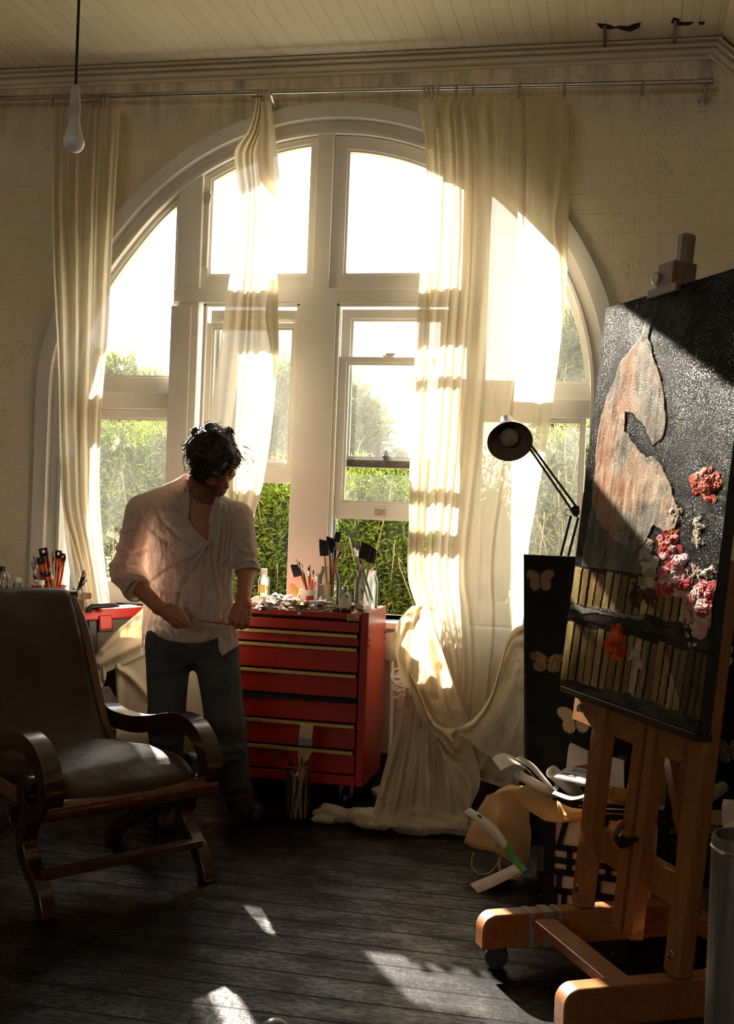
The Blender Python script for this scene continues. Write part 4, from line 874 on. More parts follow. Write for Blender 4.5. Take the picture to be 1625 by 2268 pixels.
# ------------------------------------------------------------------ the man
MD = 5.05; mpx = MD/FPX
def mp(x, y, d=0.): return PD(x, y, MD+d)
man = thing('person', (mp(470, 1815)[0], mp(470, 1815)[1], 0), 'person in loose white shirt and jeans looking down at a thin brush', 'person')
CAMR = np.stack([RT, UP, FW], 1)
hF = nrm(.50*RT-.72*UP-.48*FW); hU = .2*RT+.6*UP-.77*FW; hU = nrm(hU-hF*np.dot(hU, hF)); hX = np.cross(hF, hU); HC = mp(474, 1020, -.075); HS = 1.05
HR = np.stack([hX, hF, hU], 1)
def hl_(P): return (P-HC)@HR/HS
def hw(x, y, z): return HC+HS*(hX*x+hF*y+hU*z)
def head_d(P):
    q = hl_(P); d = ell_d(q, (0, -.012, .032), (.077, .098, .090)); d = smin(d, ell_d(q, (0, .030, -.045), (.058, .062, .078)), .035)
    d = smin(d, seg_d(q, (0, .066, -.108), (0, .070, -.112), .024, .024), .03); d = smin(d, seg_d(q, (-.044, .006, -.088), (-.014, .062, -.112), .022, .018), .02); d = smin(d, seg_d(q, (.044, .006, -.088), (.014, .062, -.112), .022, .018), .02)
    d = smin(d, seg_d(q, (-.036, .082, .020), (.036, .082, .020), .013, .013), .014)
    for s in (-1, 1):
        d = smin(d, ell_d(q, (s*.043, .062, -.030), (.024, .024, .020)), .018); d = smax(d, -ell_d(q, (s*.031, .104, -.001), (.018, .016, .012)), .010); d = smin(d, ell_d(q, (s*.031, .080, -.004), (.014, .013, .012)), .004)
        d = smin(d, ell_d(q, (s*.079, -.008, -.012), (.010, .020, .032)), .008)
    d = smin(d, seg_d(q, (0, .092, .012), (0, .116, -.034), .008, .013), .010); d = smin(d, ell_d(q, (-.012, .104, -.038), (.009, .010, .008)), .006); d = smin(d, ell_d(q, (.012, .104, -.038), (.009, .010, .008)), .006)
    d = smin(d, seg_d(q, (-.017, .090, -.064), (.017, .090, -.064), .007, .007), .006); d = smin(d, seg_d(q, (-.015, .089, -.076), (.015, .089, -.076), .008, .008), .006); d = smax(d, -seg_d(q, (-.02, .102, -.070), (.02, .102, -.070), .0035, .0035), .004)
    return d*HS
def chain(P, pts, rs, k=.006):
    d = seg_d(P, pts[0], pts[1], rs[0], rs[1])
    for i in range(1, len(pts)-1): d = smin(d, seg_d(P, pts[i], pts[i+1], rs[i], rs[i+1]), k)
    return d
# hands (centre pixels and depth offsets of each joint)
FL = [  # his left hand, a loose fist on the brush: knuckle, middle joint, end joint, tip
    [mp(522, 1352, -.185), mp(516, 1372, -.205), mp(513, 1381, -.192), mp(519, 1383, -.176)],
    [mp(532, 1354, -.195), mp(526, 1378, -.215), mp(522, 1389, -.198), mp(528, 1389, -.178)],
    [mp(543, 1356, -.190), mp(538, 1381, -.210), mp(534, 1391, -.195), mp(539, 1390, -.175)],
    [mp(553, 1357, -.178), mp(549, 1378, -.197), mp(546, 1387, -.184), mp(548, 1387, -.166)]]
TL = [mp(530, 1338, -.150), mp(518, 1352, -.165), mp(510, 1368, -.178), mp(511, 1380, -.184)]
FR = [  # his right hand, relaxed
    [mp(388, 1352, -.245), mp(402, 1364, -.268), mp(412, 1374, -.272), mp(419, 1382, -.268)],
    [mp(385, 1361, -.252), mp(399, 1374, -.276), mp(409, 1381, -.276), mp(416, 1386, -.270)],
    [mp(380, 1368, -.250), mp(393, 1381, -.268), mp(402, 1386, -.266), mp(408, 1388, -.258)],
    [mp(374, 1373, -.242), mp(385, 1384, -.256), mp(393, 1388, -.252), mp(399, 1389, -.246)]]
TR = [mp(374, 1343, -.225), mp(391, 1349, -.238), mp(406, 1361, -.248), mp(416, 1374, -.255)]
def hands_d(P, which):
    if which == 'L':
        d = smin(ell_d(P, mp(537, 1347, -.165), (.040, .046, .024), CAMR), seg_d(P, mp(541, 1318, -.135), mp(539, 1340, -.155), .027, .029), .02)
        for f in FL: d = smin(d, chain(P, f, [.0105, .0098, .0088, .0078], .004), .006)
        return smin(d, chain(P, TL, [.016, .0125, .0105, .0088]), .008)
    d = smin(ell_d(P, mp(378, 1358, -.238), (.042, .034, .022), CAMR@np.array([[.85, -.52, 0], [-.52, -.85, 0], [0, 0, 1]])), seg_d(P, mp(352, 1346, -.20), mp(372, 1356, -.23), .028, .028), .02)
    for f in FR: d = smin(d, chain(P, f, [.0105, .0098, .0088, .0078], .004), .006)
    return smin(d, chain(P, TR, [.016, .0125, .0105, .0088]), .008)
def body_d(P):
    d = smin(ell_d(P, mp(434, 1180, .015), (.160, .19, .098), CAMR), ell_d(P, mp(424, 1300, .03), (.150, .22, .098), CAMR), .06)
    d = smin(d, seg_d(P, hw(0, -.035, -.045), mp(428, 1112, .03), .056, .060), .035); d = smin(d, seg_d(P, mp(428, 1112, .03), mp(322, 1140, .03), .046, .044), .05); d = smin(d, seg_d(P, mp(438, 1116, .03), mp(524, 1146, .03), .05, .050), .05)
    d = np.minimum(smin(d, head_d(P), .012), 9)
    a = smin(seg_d(P, mp(318, 1142, .03), mp(279, 1270, .0), .050, .043), seg_d(P, mp(279, 1272, .0), mp(352, 1346, -.20), .043, .028), .02)
    b = smin(seg_d(P, mp(526, 1148, .02), mp(547, 1256, -.03), .048, .042), seg_d(P, mp(547, 1258, -.03), mp(541, 1318, -.135), .043, .027), .02)
    d = smin(d, smin(a, hands_d(P, 'R'), .012), .02); return smin(d, smin(b, hands_d(P, 'L'), .012), .02)
def skin_col(V):
    c = np.tile(np.array(lin(176, 112, 78)), (len(V), 1)); q = hl_(V); n = fbm(V, 30., 3)[:, None]; c = c*(1+.08*n)
    near = np.linalg.norm(q-np.array([0, .02, -.03]), axis=1) < .15
    beard = near & (q[:, 2] < -.048) & (q[:, 1] > .005) & (q[:, 2] > -.135) & (np.linalg.norm(V-mp(428, 1112, .03), axis=1) > .085); moust = near & (np.abs(q[:, 0]) < .034) & (q[:, 2] < -.045) & (q[:, 2] > -.066) & (q[:, 1] > .07)
    k = (beard*.72+moust*.3*(~beard))[:, None]*(.85+.3*np.clip(fbm(V, 220., 2), -1, 1)[:, None]); k = np.clip(k, 0, .85); c = c*(1-k)+np.array(lin(40, 26, 18))*k
    brow = near & (np.abs(q[:, 2]-.020) < .007) & (np.abs(q[:, 0]) > .010) & (np.abs(q[:, 0]) < .050) & (q[:, 1] > .06); c[brow] = lin(30, 20, 14)
    lips = near & (np.abs(q[:, 0]) < .022) & (np.abs(q[:, 2]+.070) < .011) & (q[:, 1] > .084); c[lips] = lin(150, 82, 66); return c
t = NT('skin'); vc = t.n('ShaderNodeVertexColor'); vc.layer_name = 'Col'; M_SKIN = t.end(t.bsdf(vc.outputs[0], .5, 0, t.bump(t.noise(t.co(), 180., 3), .08, .001), Subsurface_Weight=.12, Subsurface_Radius=(.02, .008, .004)))
pts = np.array([mp(x, y, d) for x in (225, 585) for y in (945, 1440) for d in (-.33, .19)])
body = sdf_obj('body', body_d, pts.min(0), pts.max(0), .0055, M_SKIN, man, colors=skin_col)
# hair
def hair_d(P):
    q = hl_(P); d = ell_d(q, (0, -.020, .040), (.093, .108, .098)); d = smin(d, ell_d(q, (0, -.075, -.02), (.078, .055, .075)), .03); d = smin(d, ell_d(q, (.0, .070, .080), (.062, .040, .030)), .03)
    for s in (-1, 1): d = smin(d, ell_d(q, (s*.078, .0, .0), (.020, .040, .050)), .02)
    d = smax(d, -ell_d(q, (0, .128, -.030), (.086, .092, .088)), .012)
    return d*HS+.017*fbm(P, 24., 3)+.008*vnoise(P, 75.)-.003
pts = np.array([mp(x, y, d) for x in (385, 575) for y in (925, 1090) for d in (-.22, .19)])
M_HAIR = simple('dark brown hair', lin(40, 26, 17), .45, var=.5, vs_=60., bump=.6, bs=220.)
hair = sdf_obj('hair', hair_d, pts.min(0), pts.max(0), .006, M_HAIR, man)
m = MB(); hv = np.array([v.co[:] for v in hair.data.vertices])+np.array(worldloc(hair)); rs = np.random.default_rng(5)
for i in rs.choice(len(hv), min(len(hv), 1300), replace=False):
    p = hv[i]; o = nrm(p-hw(0, -.02, .03)); t_ = nrm(np.cross(o, rs.normal(size=3))); b_ = np.cross(o, t_); R_ = rs.uniform(.005, .013); L_ = rs.uniform(.003, .019); turns = rs.uniform(.4, .9); dr = -Zv*rs.uniform(0, .02)+o*L_
    m.tube([p-o*.004+dr*s+R_*(math.cos(s*6.28*turns)-1)*t_+R_*math.sin(s*6.28*turns)*b_ for s in np.linspace(0, 1, 9)], np.linspace(.0016, .0006, 9), 4, cap=False)
for x0, y0, x1, y1, x2, y2 in ((540, 1000, 560, 1015, 552, 1052), (545, 1010, 562, 1030, 548, 1045), (535, 990, 556, 1000, 558, 1024), (530, 1010, 548, 1030, 540, 1058), (415, 1000, 406, 1020, 412, 1045), (418, 1020, 408, 1040, 420, 1062)):
    P_ = smooth_line([mp(x0, y0, -.06), mp(x1, y1, -.08), mp(x2, y2, -.08), mp(x2-5, y2+3, -.08)], 14); [m.tube(P_+rs.normal(size=3)*.004, np.linspace(.0010, .0005, 14), 4, cap=False) for _ in range(3)]
m.build('curls', M_HAIR, hair)['kind'] = 'stuff'
# shirt
sx_ = lambda y: np.interp(y, [1080, 1150, 1200, 1300, 1400, 1460], [440, 428, 422, 417, 419, 421]); shw = lambda y: np.interp(y, [1075, 1105, 1150, 1200, 1300, 1400, 1450], [.06, .125, .182, .192, .188, .204, .215]); shd = lambda y: np.interp(y, [1075, 1105, 1150, 1200, 1300, 1450], [.05, .09, .122, .130, .128, .128])
VN = [(413, 1060), (418, 1100), (419, 1150), (430, 1170), (448, 1188), (461, 1199), (463, 1160), (466, 1136), (474, 1110), (480, 1095), (465, 1075), (440, 1060)]
def poly2(X, Y, pl):
    d = 1e9*np.ones_like(X); c = np.zeros(X.shape, bool); n = len(pl)
    for i in range(n):
        a, b = np.array(pl[i], float), np.array(pl[(i+1) % n], float); ab = b-a; t = np.clip(((X-a[0])*ab[0]+(Y-a[1])*ab[1])/(ab@ab), 0, 1); d = np.minimum(d, np.hypot(X-a[0]-t*ab[0], Y-a[1]-t*ab[1]))
        k = ((a[1] > Y) != (b[1] > Y)) & (X < (b[0]-a[0])*(Y-a[1])/((b[1]-a[1]) or 1e-9)+a[0]); c ^= k
    return np.where(c, -d, d)*mpx
HEM = lambda x: np.interp(x, [300, 312, 322, 335, 350, 370, 410, 445, 475, 482, 484, 492, 533, 545], [1452, 1450, 1400, 1395, 1410, 1418, 1425, 1424, 1417, 1410, 1442, 1453, 1428, 1424])
FOLDS = [([(461, 1202), (420, 1232), (372, 1262), (335, 1290)], .011, 5), ([(458, 1206), (430, 1250), (405, 1300), (392, 1350)], .009, 5), ([(455, 1212), (445, 1270), (440, 1340)], .006, 5), ([(418, 1150), (395, 1120), (385, 1085)], .007, 6), ([(398, 1190), (360, 1150), (345, 1105)], .006, 6), ([(372, 1200), (335, 1170), (318, 1130)], .007, 6), ([(486, 1110), (485, 1180), (478, 1240)], .009, 4), ([(498, 1118), (498, 1190), (492, 1250)], .007, 4), ([(512, 1130), (505, 1200), (500, 1240)], .007, 4), ([(463, 1200), (466, 1260), (480, 1330), (486, 1370)], .010, 4), ([(478, 1250), (490, 1300), (488, 1350)], .006, 4), ([(335, 1290), (365, 1310), (400, 1310)], .008, 7), ([(255, 1210), (300, 1225), (325, 1215)], .010, 6), ([(246, 1250), (285, 1245), (320, 1250)], .012, 6), ([(250, 1285), (285, 1275), (310, 1285)], .010, 5), ([(262, 1180), (300, 1170)], .006, 6), ([(525, 1250), (550, 1240), (570, 1248)], .008, 5), ([(530, 1215), (555, 1225), (568, 1218)], .006, 5), ([(535, 1190), (560, 1180)], .005, 5), ([(340, 1380), (400, 1395), (470, 1385)], .006, 8), ([(505, 1260), (512, 1330), (520, 1400)], .008, 6), ([(340, 1330), (360, 1360), (372, 1400)], .006, 6)]
cd = nrm(mp(352, 1346, -.20)-mp(279, 1270, 0)); ce = nrm(mp(549, 1275, -.045)-mp(545, 1230, -.01))
def shirt_d(P):
    X, Y = PXY(P); dz = (P-CAM)@FW-MD-.02; hwv, hdv = shw(Y), shd(Y); xx = (X-sx_(Y))*mpx; d = (np.sqrt((xx/hwv)**2+(dz/hdv)**2)-1)*np.minimum(hwv, hdv)
    d = smax(d, (1082-Y)*mpx, .03); d = smin(d, seg_d(P, mp(410, 1078, .04), mp(314, 1130, .025), .044, .064), .05); d = smin(d, seg_d(P, mp(478, 1116, .085), mp(526, 1144, .04), .034, .060), .05)
    d = smin(d, seg_d(P, mp(415, 1062, .05), mp(400, 1085, .05), .022, .03), .03)
    a = smin(seg_d(P, mp(314, 1136, .03), mp(280, 1266, .0), .066, .064), seg_d(P, mp(279, 1268, .0), mp(312, 1315, -.105), .064, .054), .035); a = np.maximum(a, (P-mp(308, 1308, -.095))@cd)
    b = seg_d(P, mp(528, 1146, .02), mp(548, 1268, -.035), .064, .050); b = np.maximum(b, (P-mp(548, 1266, -.035))@ce)
    d = smin(smin(d, a, .03), b, .025)
    d = smax(d, -np.maximum(poly2(X, Y, VN), dz-.0), .006)
    d = smin(d, seg_d(P, mp(414, 1064, -.0), mp(419, 1110, -.075), .006, .006), .008); d = smin(d, seg_d(P, mp(475, 1116, -.06), mp(464, 1160, -.095), .006, .006), .006)
    d = np.minimum(d, np.abs(seg_d(P, mp(298, 1302, -.085), mp(308, 1308, -.095), .053, .053))-.007) if False else d
    return smax(d, (Y-HEM(X))*mpx, .006)
def shirt_disp(V):
    X, Y = PXY(V); f = 2.1*fold_sum(X, Y, [(a_, b_, c_*.8) for a_, b_, c_ in FOLDS])+.008*fbm(V*np.array([1, 1, .7]), 22., 4)+.004*fbm(V*np.array([1.6, 1, .5]), 60., 3); f = np.maximum(f, -.007); dz = (V-CAM)@FW-MD-.02; k = np.clip(.3-dz*8, -.4, 1)
    return V-FW*(f*k)[:, None]+RT*(np.sign(X-420)*.25*f)[:, None]
pts = np.array([mp(x, y, d) for x in (225, 590) for y in (1040, 1465) for d in (-.22, .20)])
M_SHIRT = cloth('crumpled white linen', lin(230, 218, 204), .42, .02, var=.04, bump=.25, tcol=(1, .9, .84), stains=(26., .70, lin(150, 120, 100)))
shirt = sdf_obj('shirt', shirt_d, pts.min(0), pts.max(0), .0052, M_SHIRT, man, disp=shirt_disp)
for c, d_, r_ in ((mp(303, 1305, -.09), cd, .054), (mp(548, 1262, -.035), ce, .0505)):
    MB().lathe([(r_*.93, .010), (r_*1.06, .008), (r_*1.09, -.004), (r_*1.08, -.020), (r_*1.02, -.030), (r_*.96, -.026)], c, d_, n=36, cap=False).build('rolled_cuff', M_SHIRT, shirt, solid=.002)
# jeans
def jeans_d(P):
    X, Y = PXY(P); d = ell_d(P, mp(424, 1415, .03), (.200, .13, .125), CAMR)
    r = smin(seg_d(P, mp(372, 1450, .03), mp(369, 1600, .0), .098, .076), seg_d(P, mp(369, 1600, .0), mp(368, 1785, .05), .076, .064), .04)
    l = smin(seg_d(P, mp(480, 1450, .03), mp(499, 1610, -.01), .098, .082), seg_d(P, mp(499, 1610, -.01), mp(532, 1782, .04), .082, .060), .04)
    d = smin(d, r, .03); d = smin(d, l, .03); return np.maximum(np.maximum(d, -(P[..., 2]-.035)), (1372-Y)*mpx)
JF = [([(455, 1650), (500, 1662), (548, 1655)], .012, 6), ([(462, 1675), (505, 1685), (548, 1672)], .010, 6), ([(520, 1650), (545, 1668), (550, 1690)], .012, 5), ([(500, 1755), (535, 1745), (562, 1752)], .012, 6), ([(508, 1775), (540, 1768), (565, 1775)], .010, 5), ([(430, 1470), (470, 1490), (530, 1480)], .006, 8), ([(330, 1600), (365, 1612), (402, 1605)], .010, 7), ([(336, 1640), (368, 1648), (402, 1640)], .010, 7), ([(425, 1462), (400, 1480), (340, 1490)], .006, 7), ([(528, 1500), (534, 1600), (546, 1700)], .005, 4)]
def jd(V):
    X, Y = PXY(V); f = 1.7*fold_sum(X, Y, JF)+.009*fbm(V*np.array([1, 1, .8]), 14., 4); dz = (V-CAM)@FW-MD; return V-FW*(f*np.clip(.4-dz*6, -.4, 1))[:, None]
pts = np.array([mp(x, y, d) for x in (290, 600) for y in (1360, 1845) for d in (-.16, .22)])
M_JEAN = simple('faded dark denim', lin(62, 66, 66), .85, var=.35, vs_=5., bump=.3, bs=400., spots=(12., .66, lin(84, 86, 80)))
jeans = sdf_obj('jeans', jeans_d, pts.min(0), pts.max(0), .0085, M_JEAN, man, disp=jd)
# shoes
def shoe(toe, heel):
    toe, heel = np.array([toe[0], toe[1], 0]), np.array([heel[0], heel[1], 0]); d = nrm(toe-heel); s = np.cross(d, Zv)
    def f(P): 
        e = smin(seg_d(P, heel+Zv*.045, toe-d*.05+Zv*.035, .045, .042), seg_d(P, heel+Zv*.09, heel+d*.05+Zv*.07, .045, .045), .04); return np.maximum(e, -(P[..., 2]-.004))
    return f, np.minimum(toe, heel)-.12, np.maximum(toe, heel)+np.array([.12, .12, .17])
M_SHOE = simple('dark worn leather shoe', lin(34, 28, 22), .5, var=.3)
for toe, heel in ((PZ(572, 1826, 0), PZ(538, 1792, 0)), (PZ(372, 1850, 0), PZ(370, 1806, 0))):
    f, a, b = shoe(toe, heel); sh_ = sdf_obj('shoe', f, a, b, .009, M_SHOE, man)
MB().lathe([(.0125, -.002), (.0128, 0), (.0125, .002)], (np.array(FL[3][0])*.45+np.array(FL[3][1])*.55), nrm(np.array(FL[3][1])-np.array(FL[3][0])), n=20, cap=False).build('ring', M_BRASS, man, solid=.001)
brush(mp(545, 1388, -.182), mp(437, 1374, -.215), .0028, 'thin red paintbrush held level in the standing person\'s fist', 'red', 2, 0, .018, .03, side=UP)
# ------------------------------------------------------------------ easel
# floor-plan axes of the easel: EC runs along the crossbar towards the camera, EF points out from the picture's face
def cw(l, d): return _r0*l+_f0*d
_nf, _ff = cw(.878, 3.14), cw(.721, 3.67)
EC = nrm(_nf-_ff); EF = nrm(np.cross(EC, (0, 0, 1.)))
if np.dot(EF, _r0) > 0: EF = -EF
Zv = np.array([0, 0, 1.]); TILT = math.radians(5.2); EU = nrm(Zv*math.cos(TILT)-EF*math.sin(TILT)); EN = nrm(np.cross(EU, EC)); EN = EN if np.dot(EN, EF) > 0 else -EN
easel = thing('easel', ((_nf+_ff)/2), 'heavy varnished wooden studio easel on wheels holding the dark painting', 'easel')
ZR = .165
nb = _nf+Zv*ZR; fb = _ff+Zv*ZR
def rail(base, name):
    a = base+EF*.345-Zv*.045; b = base-EF*.42-Zv*.045; m = MB(); w = .062; h = .105; L = np.linalg.norm(b-a); d = (b-a)/L; n = 10
    prof_ = [(0, -h/2)]+[(.045-.045*math.cos(t), h/2-.045+.045*math.sin(t)) for t in np.linspace(0, PI/2, n)]+[(L, h/2), (L, -h/2)]
    m.prism(prof_, a-EC*w/2, d, Zv, EC*w); o = m.build(name, M_EASELX, easel, smooth=False, bevel=.005)
    for p in (a+d*.06, b-d*.06):
        q = np.array([p[0], p[1], .036]); c = MB().lathe([(.014, -.016), (.034, -.016), (.036, 0), (.034, .016), (.014, .016)], q, nrm(EC+EF*.5), n=18).build('caster', M_BLACKP, o)
        MB().box((q[0]-.02, q[1]-.02, .060), (q[0]+.02, q[1]+.02, .072)).build('caster_plate', M_BLACKP, c, smooth=False)
    return o
r1 = rail(nb, 'foot_rail'); r2 = rail(fb, 'foot_rail')
M_TAPE = simple('grey blue tape', lin(120, 128, 130), .5)
for t, ww in ((.16, .018), (.215, .03), (.255, .012)):
    q = fb+EF*(.345-t)-Zv*.045; MB().obox(q, EF*ww/2, EC*.0325, Zv*.0538).build('tape_band', M_TAPE, r2, smooth=False)
for base, nm in ((nb, 'post'), (fb, 'post')):
    w, th = .072, .05; a = base+Zv*.01; b = a+EU*1.12
    o = MB().beam(a, b, w, th, EC).build(nm, M_EASEL, easel, smooth=False, bevel=.007)
    MB().lathe([(.012, 0), (.011, .005), (0, .007)], a+EU*.055+EF*.025+EC*.0, EF, n=14).build('bolt', M_CHROME, o)
# crossbars, the flat board across the front, slanted stays
MB().beam(fb+EU*.21-EF*.03+EC*(-.0), nb+EU*.21-EF*.03, .035, .095, EF).build('crossbar', M_EASELX, easel, smooth=False, bevel=.004)
MB().beam(fb+EF*.15-Zv*.022, nb+EF*.15-Zv*.022, .075, .03, EF).build('crossbar', M_EASELX, easel, smooth=False, bevel=.004)
MB().beam(fb-EF*.36-Zv*.03, nb-EF*.36-Zv*.03, .05, .06, EF).build('crossbar', M_EASELX, easel, smooth=False, bevel=.004)
mid = (nb+fb)/2
mast = MB().beam(mid-EC*.035+EU*.02, mid-EC*.035+EU*1.06, .05, .045, EC).beam(mid+EC*.035+EU*.02, mid+EC*.035+EU*1.06, .042, .045, EC).build('centre_mast', M_EASEL, easel, smooth=False, bevel=.004)
for base in (nb, fb):
    MB().beam(base+EU*1.06-EF*.045, base-EF*.40+Zv*.02, .05, .028, EC).build('stay', M_EASEL, easel, smooth=False, bevel=.004)
# ------------------------------------------------------------------ the painting
PBL = PD(1240, 1515, 3.90)                       # far lower corner
PW, PH = .83, 1.262
TH = .035
def pin(px_, py_):                               # pixel -> metres across (far to near) and up the picture
    q = PN(px_, py_, PBL, EN)-PBL; return np.array([q@EC, q@EU])
pt = thing('canvas_painting', PBL+EC*PW/2, 'large glossy dark painting of pale cloth, flowers and wooden slats on the easel', 'painting')
MB().obox(PBL+EC*PW/2+EU*PH/2-EN*TH/2, EC*PW/2, EU*PH/2, EN*TH/2-EN*.001).build('stretcher_edge', simple('dark canvas edge', lin(40, 38, 36), .6, var=.3), pt, smooth=False)
def inpoly(U, poly):
    x, y = U[:, 0], U[:, 1]; c = np.zeros(len(U), bool); n = len(poly)
    for i in range(n):
        x1, y1 = poly[i]; x2, y2 = poly[(i+1) % n]; k = ((y1 > y) != (y2 > y)); xi = (x2-x1)*(y-y1)/((y2-y1) if y2 != y1 else 1e-9)+x1; c ^= k & (x < xi)
    return c
nu, nv = 330, 500
uu, vv = np.meshgrid(np.linspace(0, PW, nu), np.linspace(0, PH, nv), indexing='ij'); U = np.stack([uu.ravel(), vv.ravel()], 1)
P3_ = np.column_stack([U*1., np.zeros(len(U))]); n1 = fbm(P3_, 9., 4); n2 = fbm(P3_+3, 34., 3); n3 = fbm(P3_*np.array([1, .25, 1]), 40., 3); n4 = fbm(P3_*np.array([.25, 1, 1])+8, 50., 3)
Cc = np.array(lin(17, 16, 16))*np.ones((len(U), 3)); Hh = .0003*n2
def blend(mask, col): 
    mk = mask[:, None] if mask.ndim == 1 else mask; Cc[:] = Cc*(1-mk)+np.asarray(col)*mk
wig = np.stack([.007*fbm(P3_+11, 18., 3), .007*fbm(P3_+23, 18., 3)], 1)
def region(pts, col, tex=None, h=0., amt=1., w_=1.):
    pl = [pin(*p) for p in pts]; mk = inpoly(U+wig*w_, pl).astype(float); 
    if tex is not None: col = np.asarray(col)[None]*(1+tex[:, None])
    blend(mk*amt, np.clip(col, 0, 1)); Hh[:] += mk*h; return mk > 0
# dark smoky ground
blend(np.clip(.5+.5*n1, 0, 1)*.35, lin(44, 44, 46))
region([(1380, 690), (1440, 670), (1500, 640), (1560, 640), (1500, 760), (1400, 760)], lin(56, 56, 58), n2*.6, amt=.45, w_=3)
region([(1330, 1000), (1300, 1180), (1285, 1270), (1370, 1290), (1430, 1290), (1430, 1180), (1380, 1050)], lin(104, 98, 86), n3*.4, amt=.9)
# pale hanging shape
pale = region([(1430, 705), (1443, 705), (1438, 745), (1450, 790), (1465, 850), (1474, 915), (1476, 945), (1466, 975), (1447, 985), (1436, 960), (1420, 935), (1386, 912), (1385, 950), (1400, 975), (1420, 1005), (1450, 1015), (1470, 1040), (1485, 1075), (1497, 1110), (1506, 1140), (1495, 1170), (1470, 1175), (1445, 1165), (1430, 1200), (1400, 1225), (1370, 1205), (1330, 1160), (1310, 1110), (1318, 1020), (1330, 930), (1350, 860), (1375, 800), (1405, 765), (1422, 745)], lin(134, 120, 102), n3*.5+n2*.35+.25*fbm(P3_, 150., 2), .0012)
region([(1436, 705), (1444, 700), (1440, 745), (1428, 760), (1420, 760)], lin(70, 78, 84), n2*.3)
mk = pale*np.clip(n1*1.4+.2, 0, 1)*.55; blend(mk, lin(170, 116, 84)); blend(pale*np.clip(-n1*1.5, 0, 1)*.5, lin(108, 106, 98)); Hh += pale*.0005*np.clip(n3, -1, 1)
region([(1380, 1050), (1430, 1020), (1470, 1060), (1450, 1110), (1400, 1120)], lin(176, 150, 128), n3*.3, amt=.5, w_=2)
# shelves of slats
def slats(y_tl, y_tr, y_bl, y_br, x_l, x_r):
    n = 20; f = lambda t, l, r: l+(r-l)*t
    for k in range(n):
        t0, t1 = k/n+.004*((k*7) % 3), (k+1)/n-.006; s = [lin(150, 128, 84), lin(128, 104, 64), lin(168, 146, 104), lin(116, 92, 56), lin(140, 112, 70)][(k*3) % 5]; yt = 6*((k*5) % 4)
        region([(f(t0, x_l[0], x_r[0]), f(t0, y_tl, y_tr)+yt*.4), (f(t1, x_l[0], x_r[0]), f(t1, y_tl, y_tr)+yt*.4), (f(t1, x_l[1], x_r[1]), f(t1, y_bl, y_br)), (f(t0, x_l[1], x_r[1]), f(t0, y_bl, y_br))], s, n3*.35, .001, .95, .25)
base_b = region([(1276, 1252), (1640, 1300), (1600, 1640), (1238, 1520)], lin(40, 32, 24), n1*.3, w_=.2)
slats(1256, 1304, 1334, 1420, (1274, 1263), (1616, 1598)); slats(1376, 1452, 1502, 1606, (1257, 1240), (1592, 1568))
region([(1263, 1336), (1430, 1362), (1600, 1400), (1596, 1450), (1430, 1400), (1258, 1370)], lin(50, 46, 42), n4*.5, .001)
region([(1264, 1338), (1430, 1364), (1428, 1374), (1262, 1350)], lin(150, 144, 132), n4*.4, .001, .7)
region([(1240, 1500), (1420, 1545), (1575, 1600), (1570, 1640), (1236, 1530)], lin(60, 58, 56), n4*.5, .001)
blend(inpoly(U, [pin(*p) for p in ((1470, 1430), (1640, 1460), (1640, 1700), (1530, 1640), (1500, 1540))])*.62, lin(22, 20, 18))
# flowers: petals dabbed round a centre
def flower(cx, cy, rx, ry, cols, npet, seed, h=.004):
    rs = np.random.default_rng(seed)
    for k in range(npet):
        a = rs.uniform(0, 2*PI); q = rs.uniform(.1, .95); c = np.array([cx+rx*q*math.cos(a), cy+ry*q*math.sin(a)]); r_ = rs.uniform(.2, .42); col = cols[rs.integers(len(cols))]; ph = rs.uniform(0, PI)
        pts = []
        for t in np.linspace(0, 2*PI, 12, endpoint=False):
            e = np.array([math.cos(t)*r_*rx*1.1, math.sin(t)*r_*ry*.62]); pts.append((c[0]+e[0]*math.cos(ph)-e[1]*math.sin(ph), c[1]+e[0]*math.sin(ph)+e[1]*math.cos(ph)))
        pl = [pin(*p) for p in pts]; cc = pin(*c); mk = inpoly(U+wig*.5, pl); 
        if mk.any():
            dd = np.linalg.norm(U-cc, axis=1); s_ = .5+.5*np.sin(dd*900+k); blend(mk*.9, np.asarray(col)[None]*(.75+.5*s_[:, None])); Hh[mk] += h*(.2+.5*s_[mk])*.35
PINK = [lin(196, 110, 112), lin(206, 150, 146), lin(160, 60, 62), lin(214, 176, 170)]; REDS = [lin(178, 66, 40), lin(206, 110, 70), lin(150, 44, 30)]; PALE_ = [lin(176, 164, 140), lin(150, 136, 112), lin(196, 184, 160)]
flower(1563, 1075, 32, 38, [lin(196, 96, 78), lin(212, 150, 130), lin(176, 70, 56)], 38, 1); flower(1549, 1185, 14, 48, PALE_, 12, 2); flower(1497, 1135, 12, 28, PALE_, 8, 22)
flower(1438, 1255, 22, 62, PALE_, 22, 3); flower(1480, 1200, 24, 36, REDS+PINK[:1], 18, 4); flower(1492, 1268, 34, 66, PINK, 54, 5); flower(1470, 1310, 22, 26, REDS+PINK[2:3], 16, 6)
flower(1560, 1270, 34, 20, PALE_+PINK[1:2], 18, 7); flower(1562, 1350, 42, 62, PINK+PALE_[2:], 62, 8); flower(1530, 1400, 14, 40, PALE_, 10, 9)
flower(1362, 1422, 24, 44, [lin(188, 62, 26), lin(206, 92, 48), lin(160, 44, 20)], 44, 10); flower(1408, 1452, 20, 34, PALE_+PINK[1:2], 16, 11); flower(1405, 1305, 14, 22, [lin(56, 52, 48), lin(36, 34, 34)], 14, 12); flower(1425, 1330, 30, 34, [lin(100, 58, 44), lin(60, 40, 32)], 18, 13)
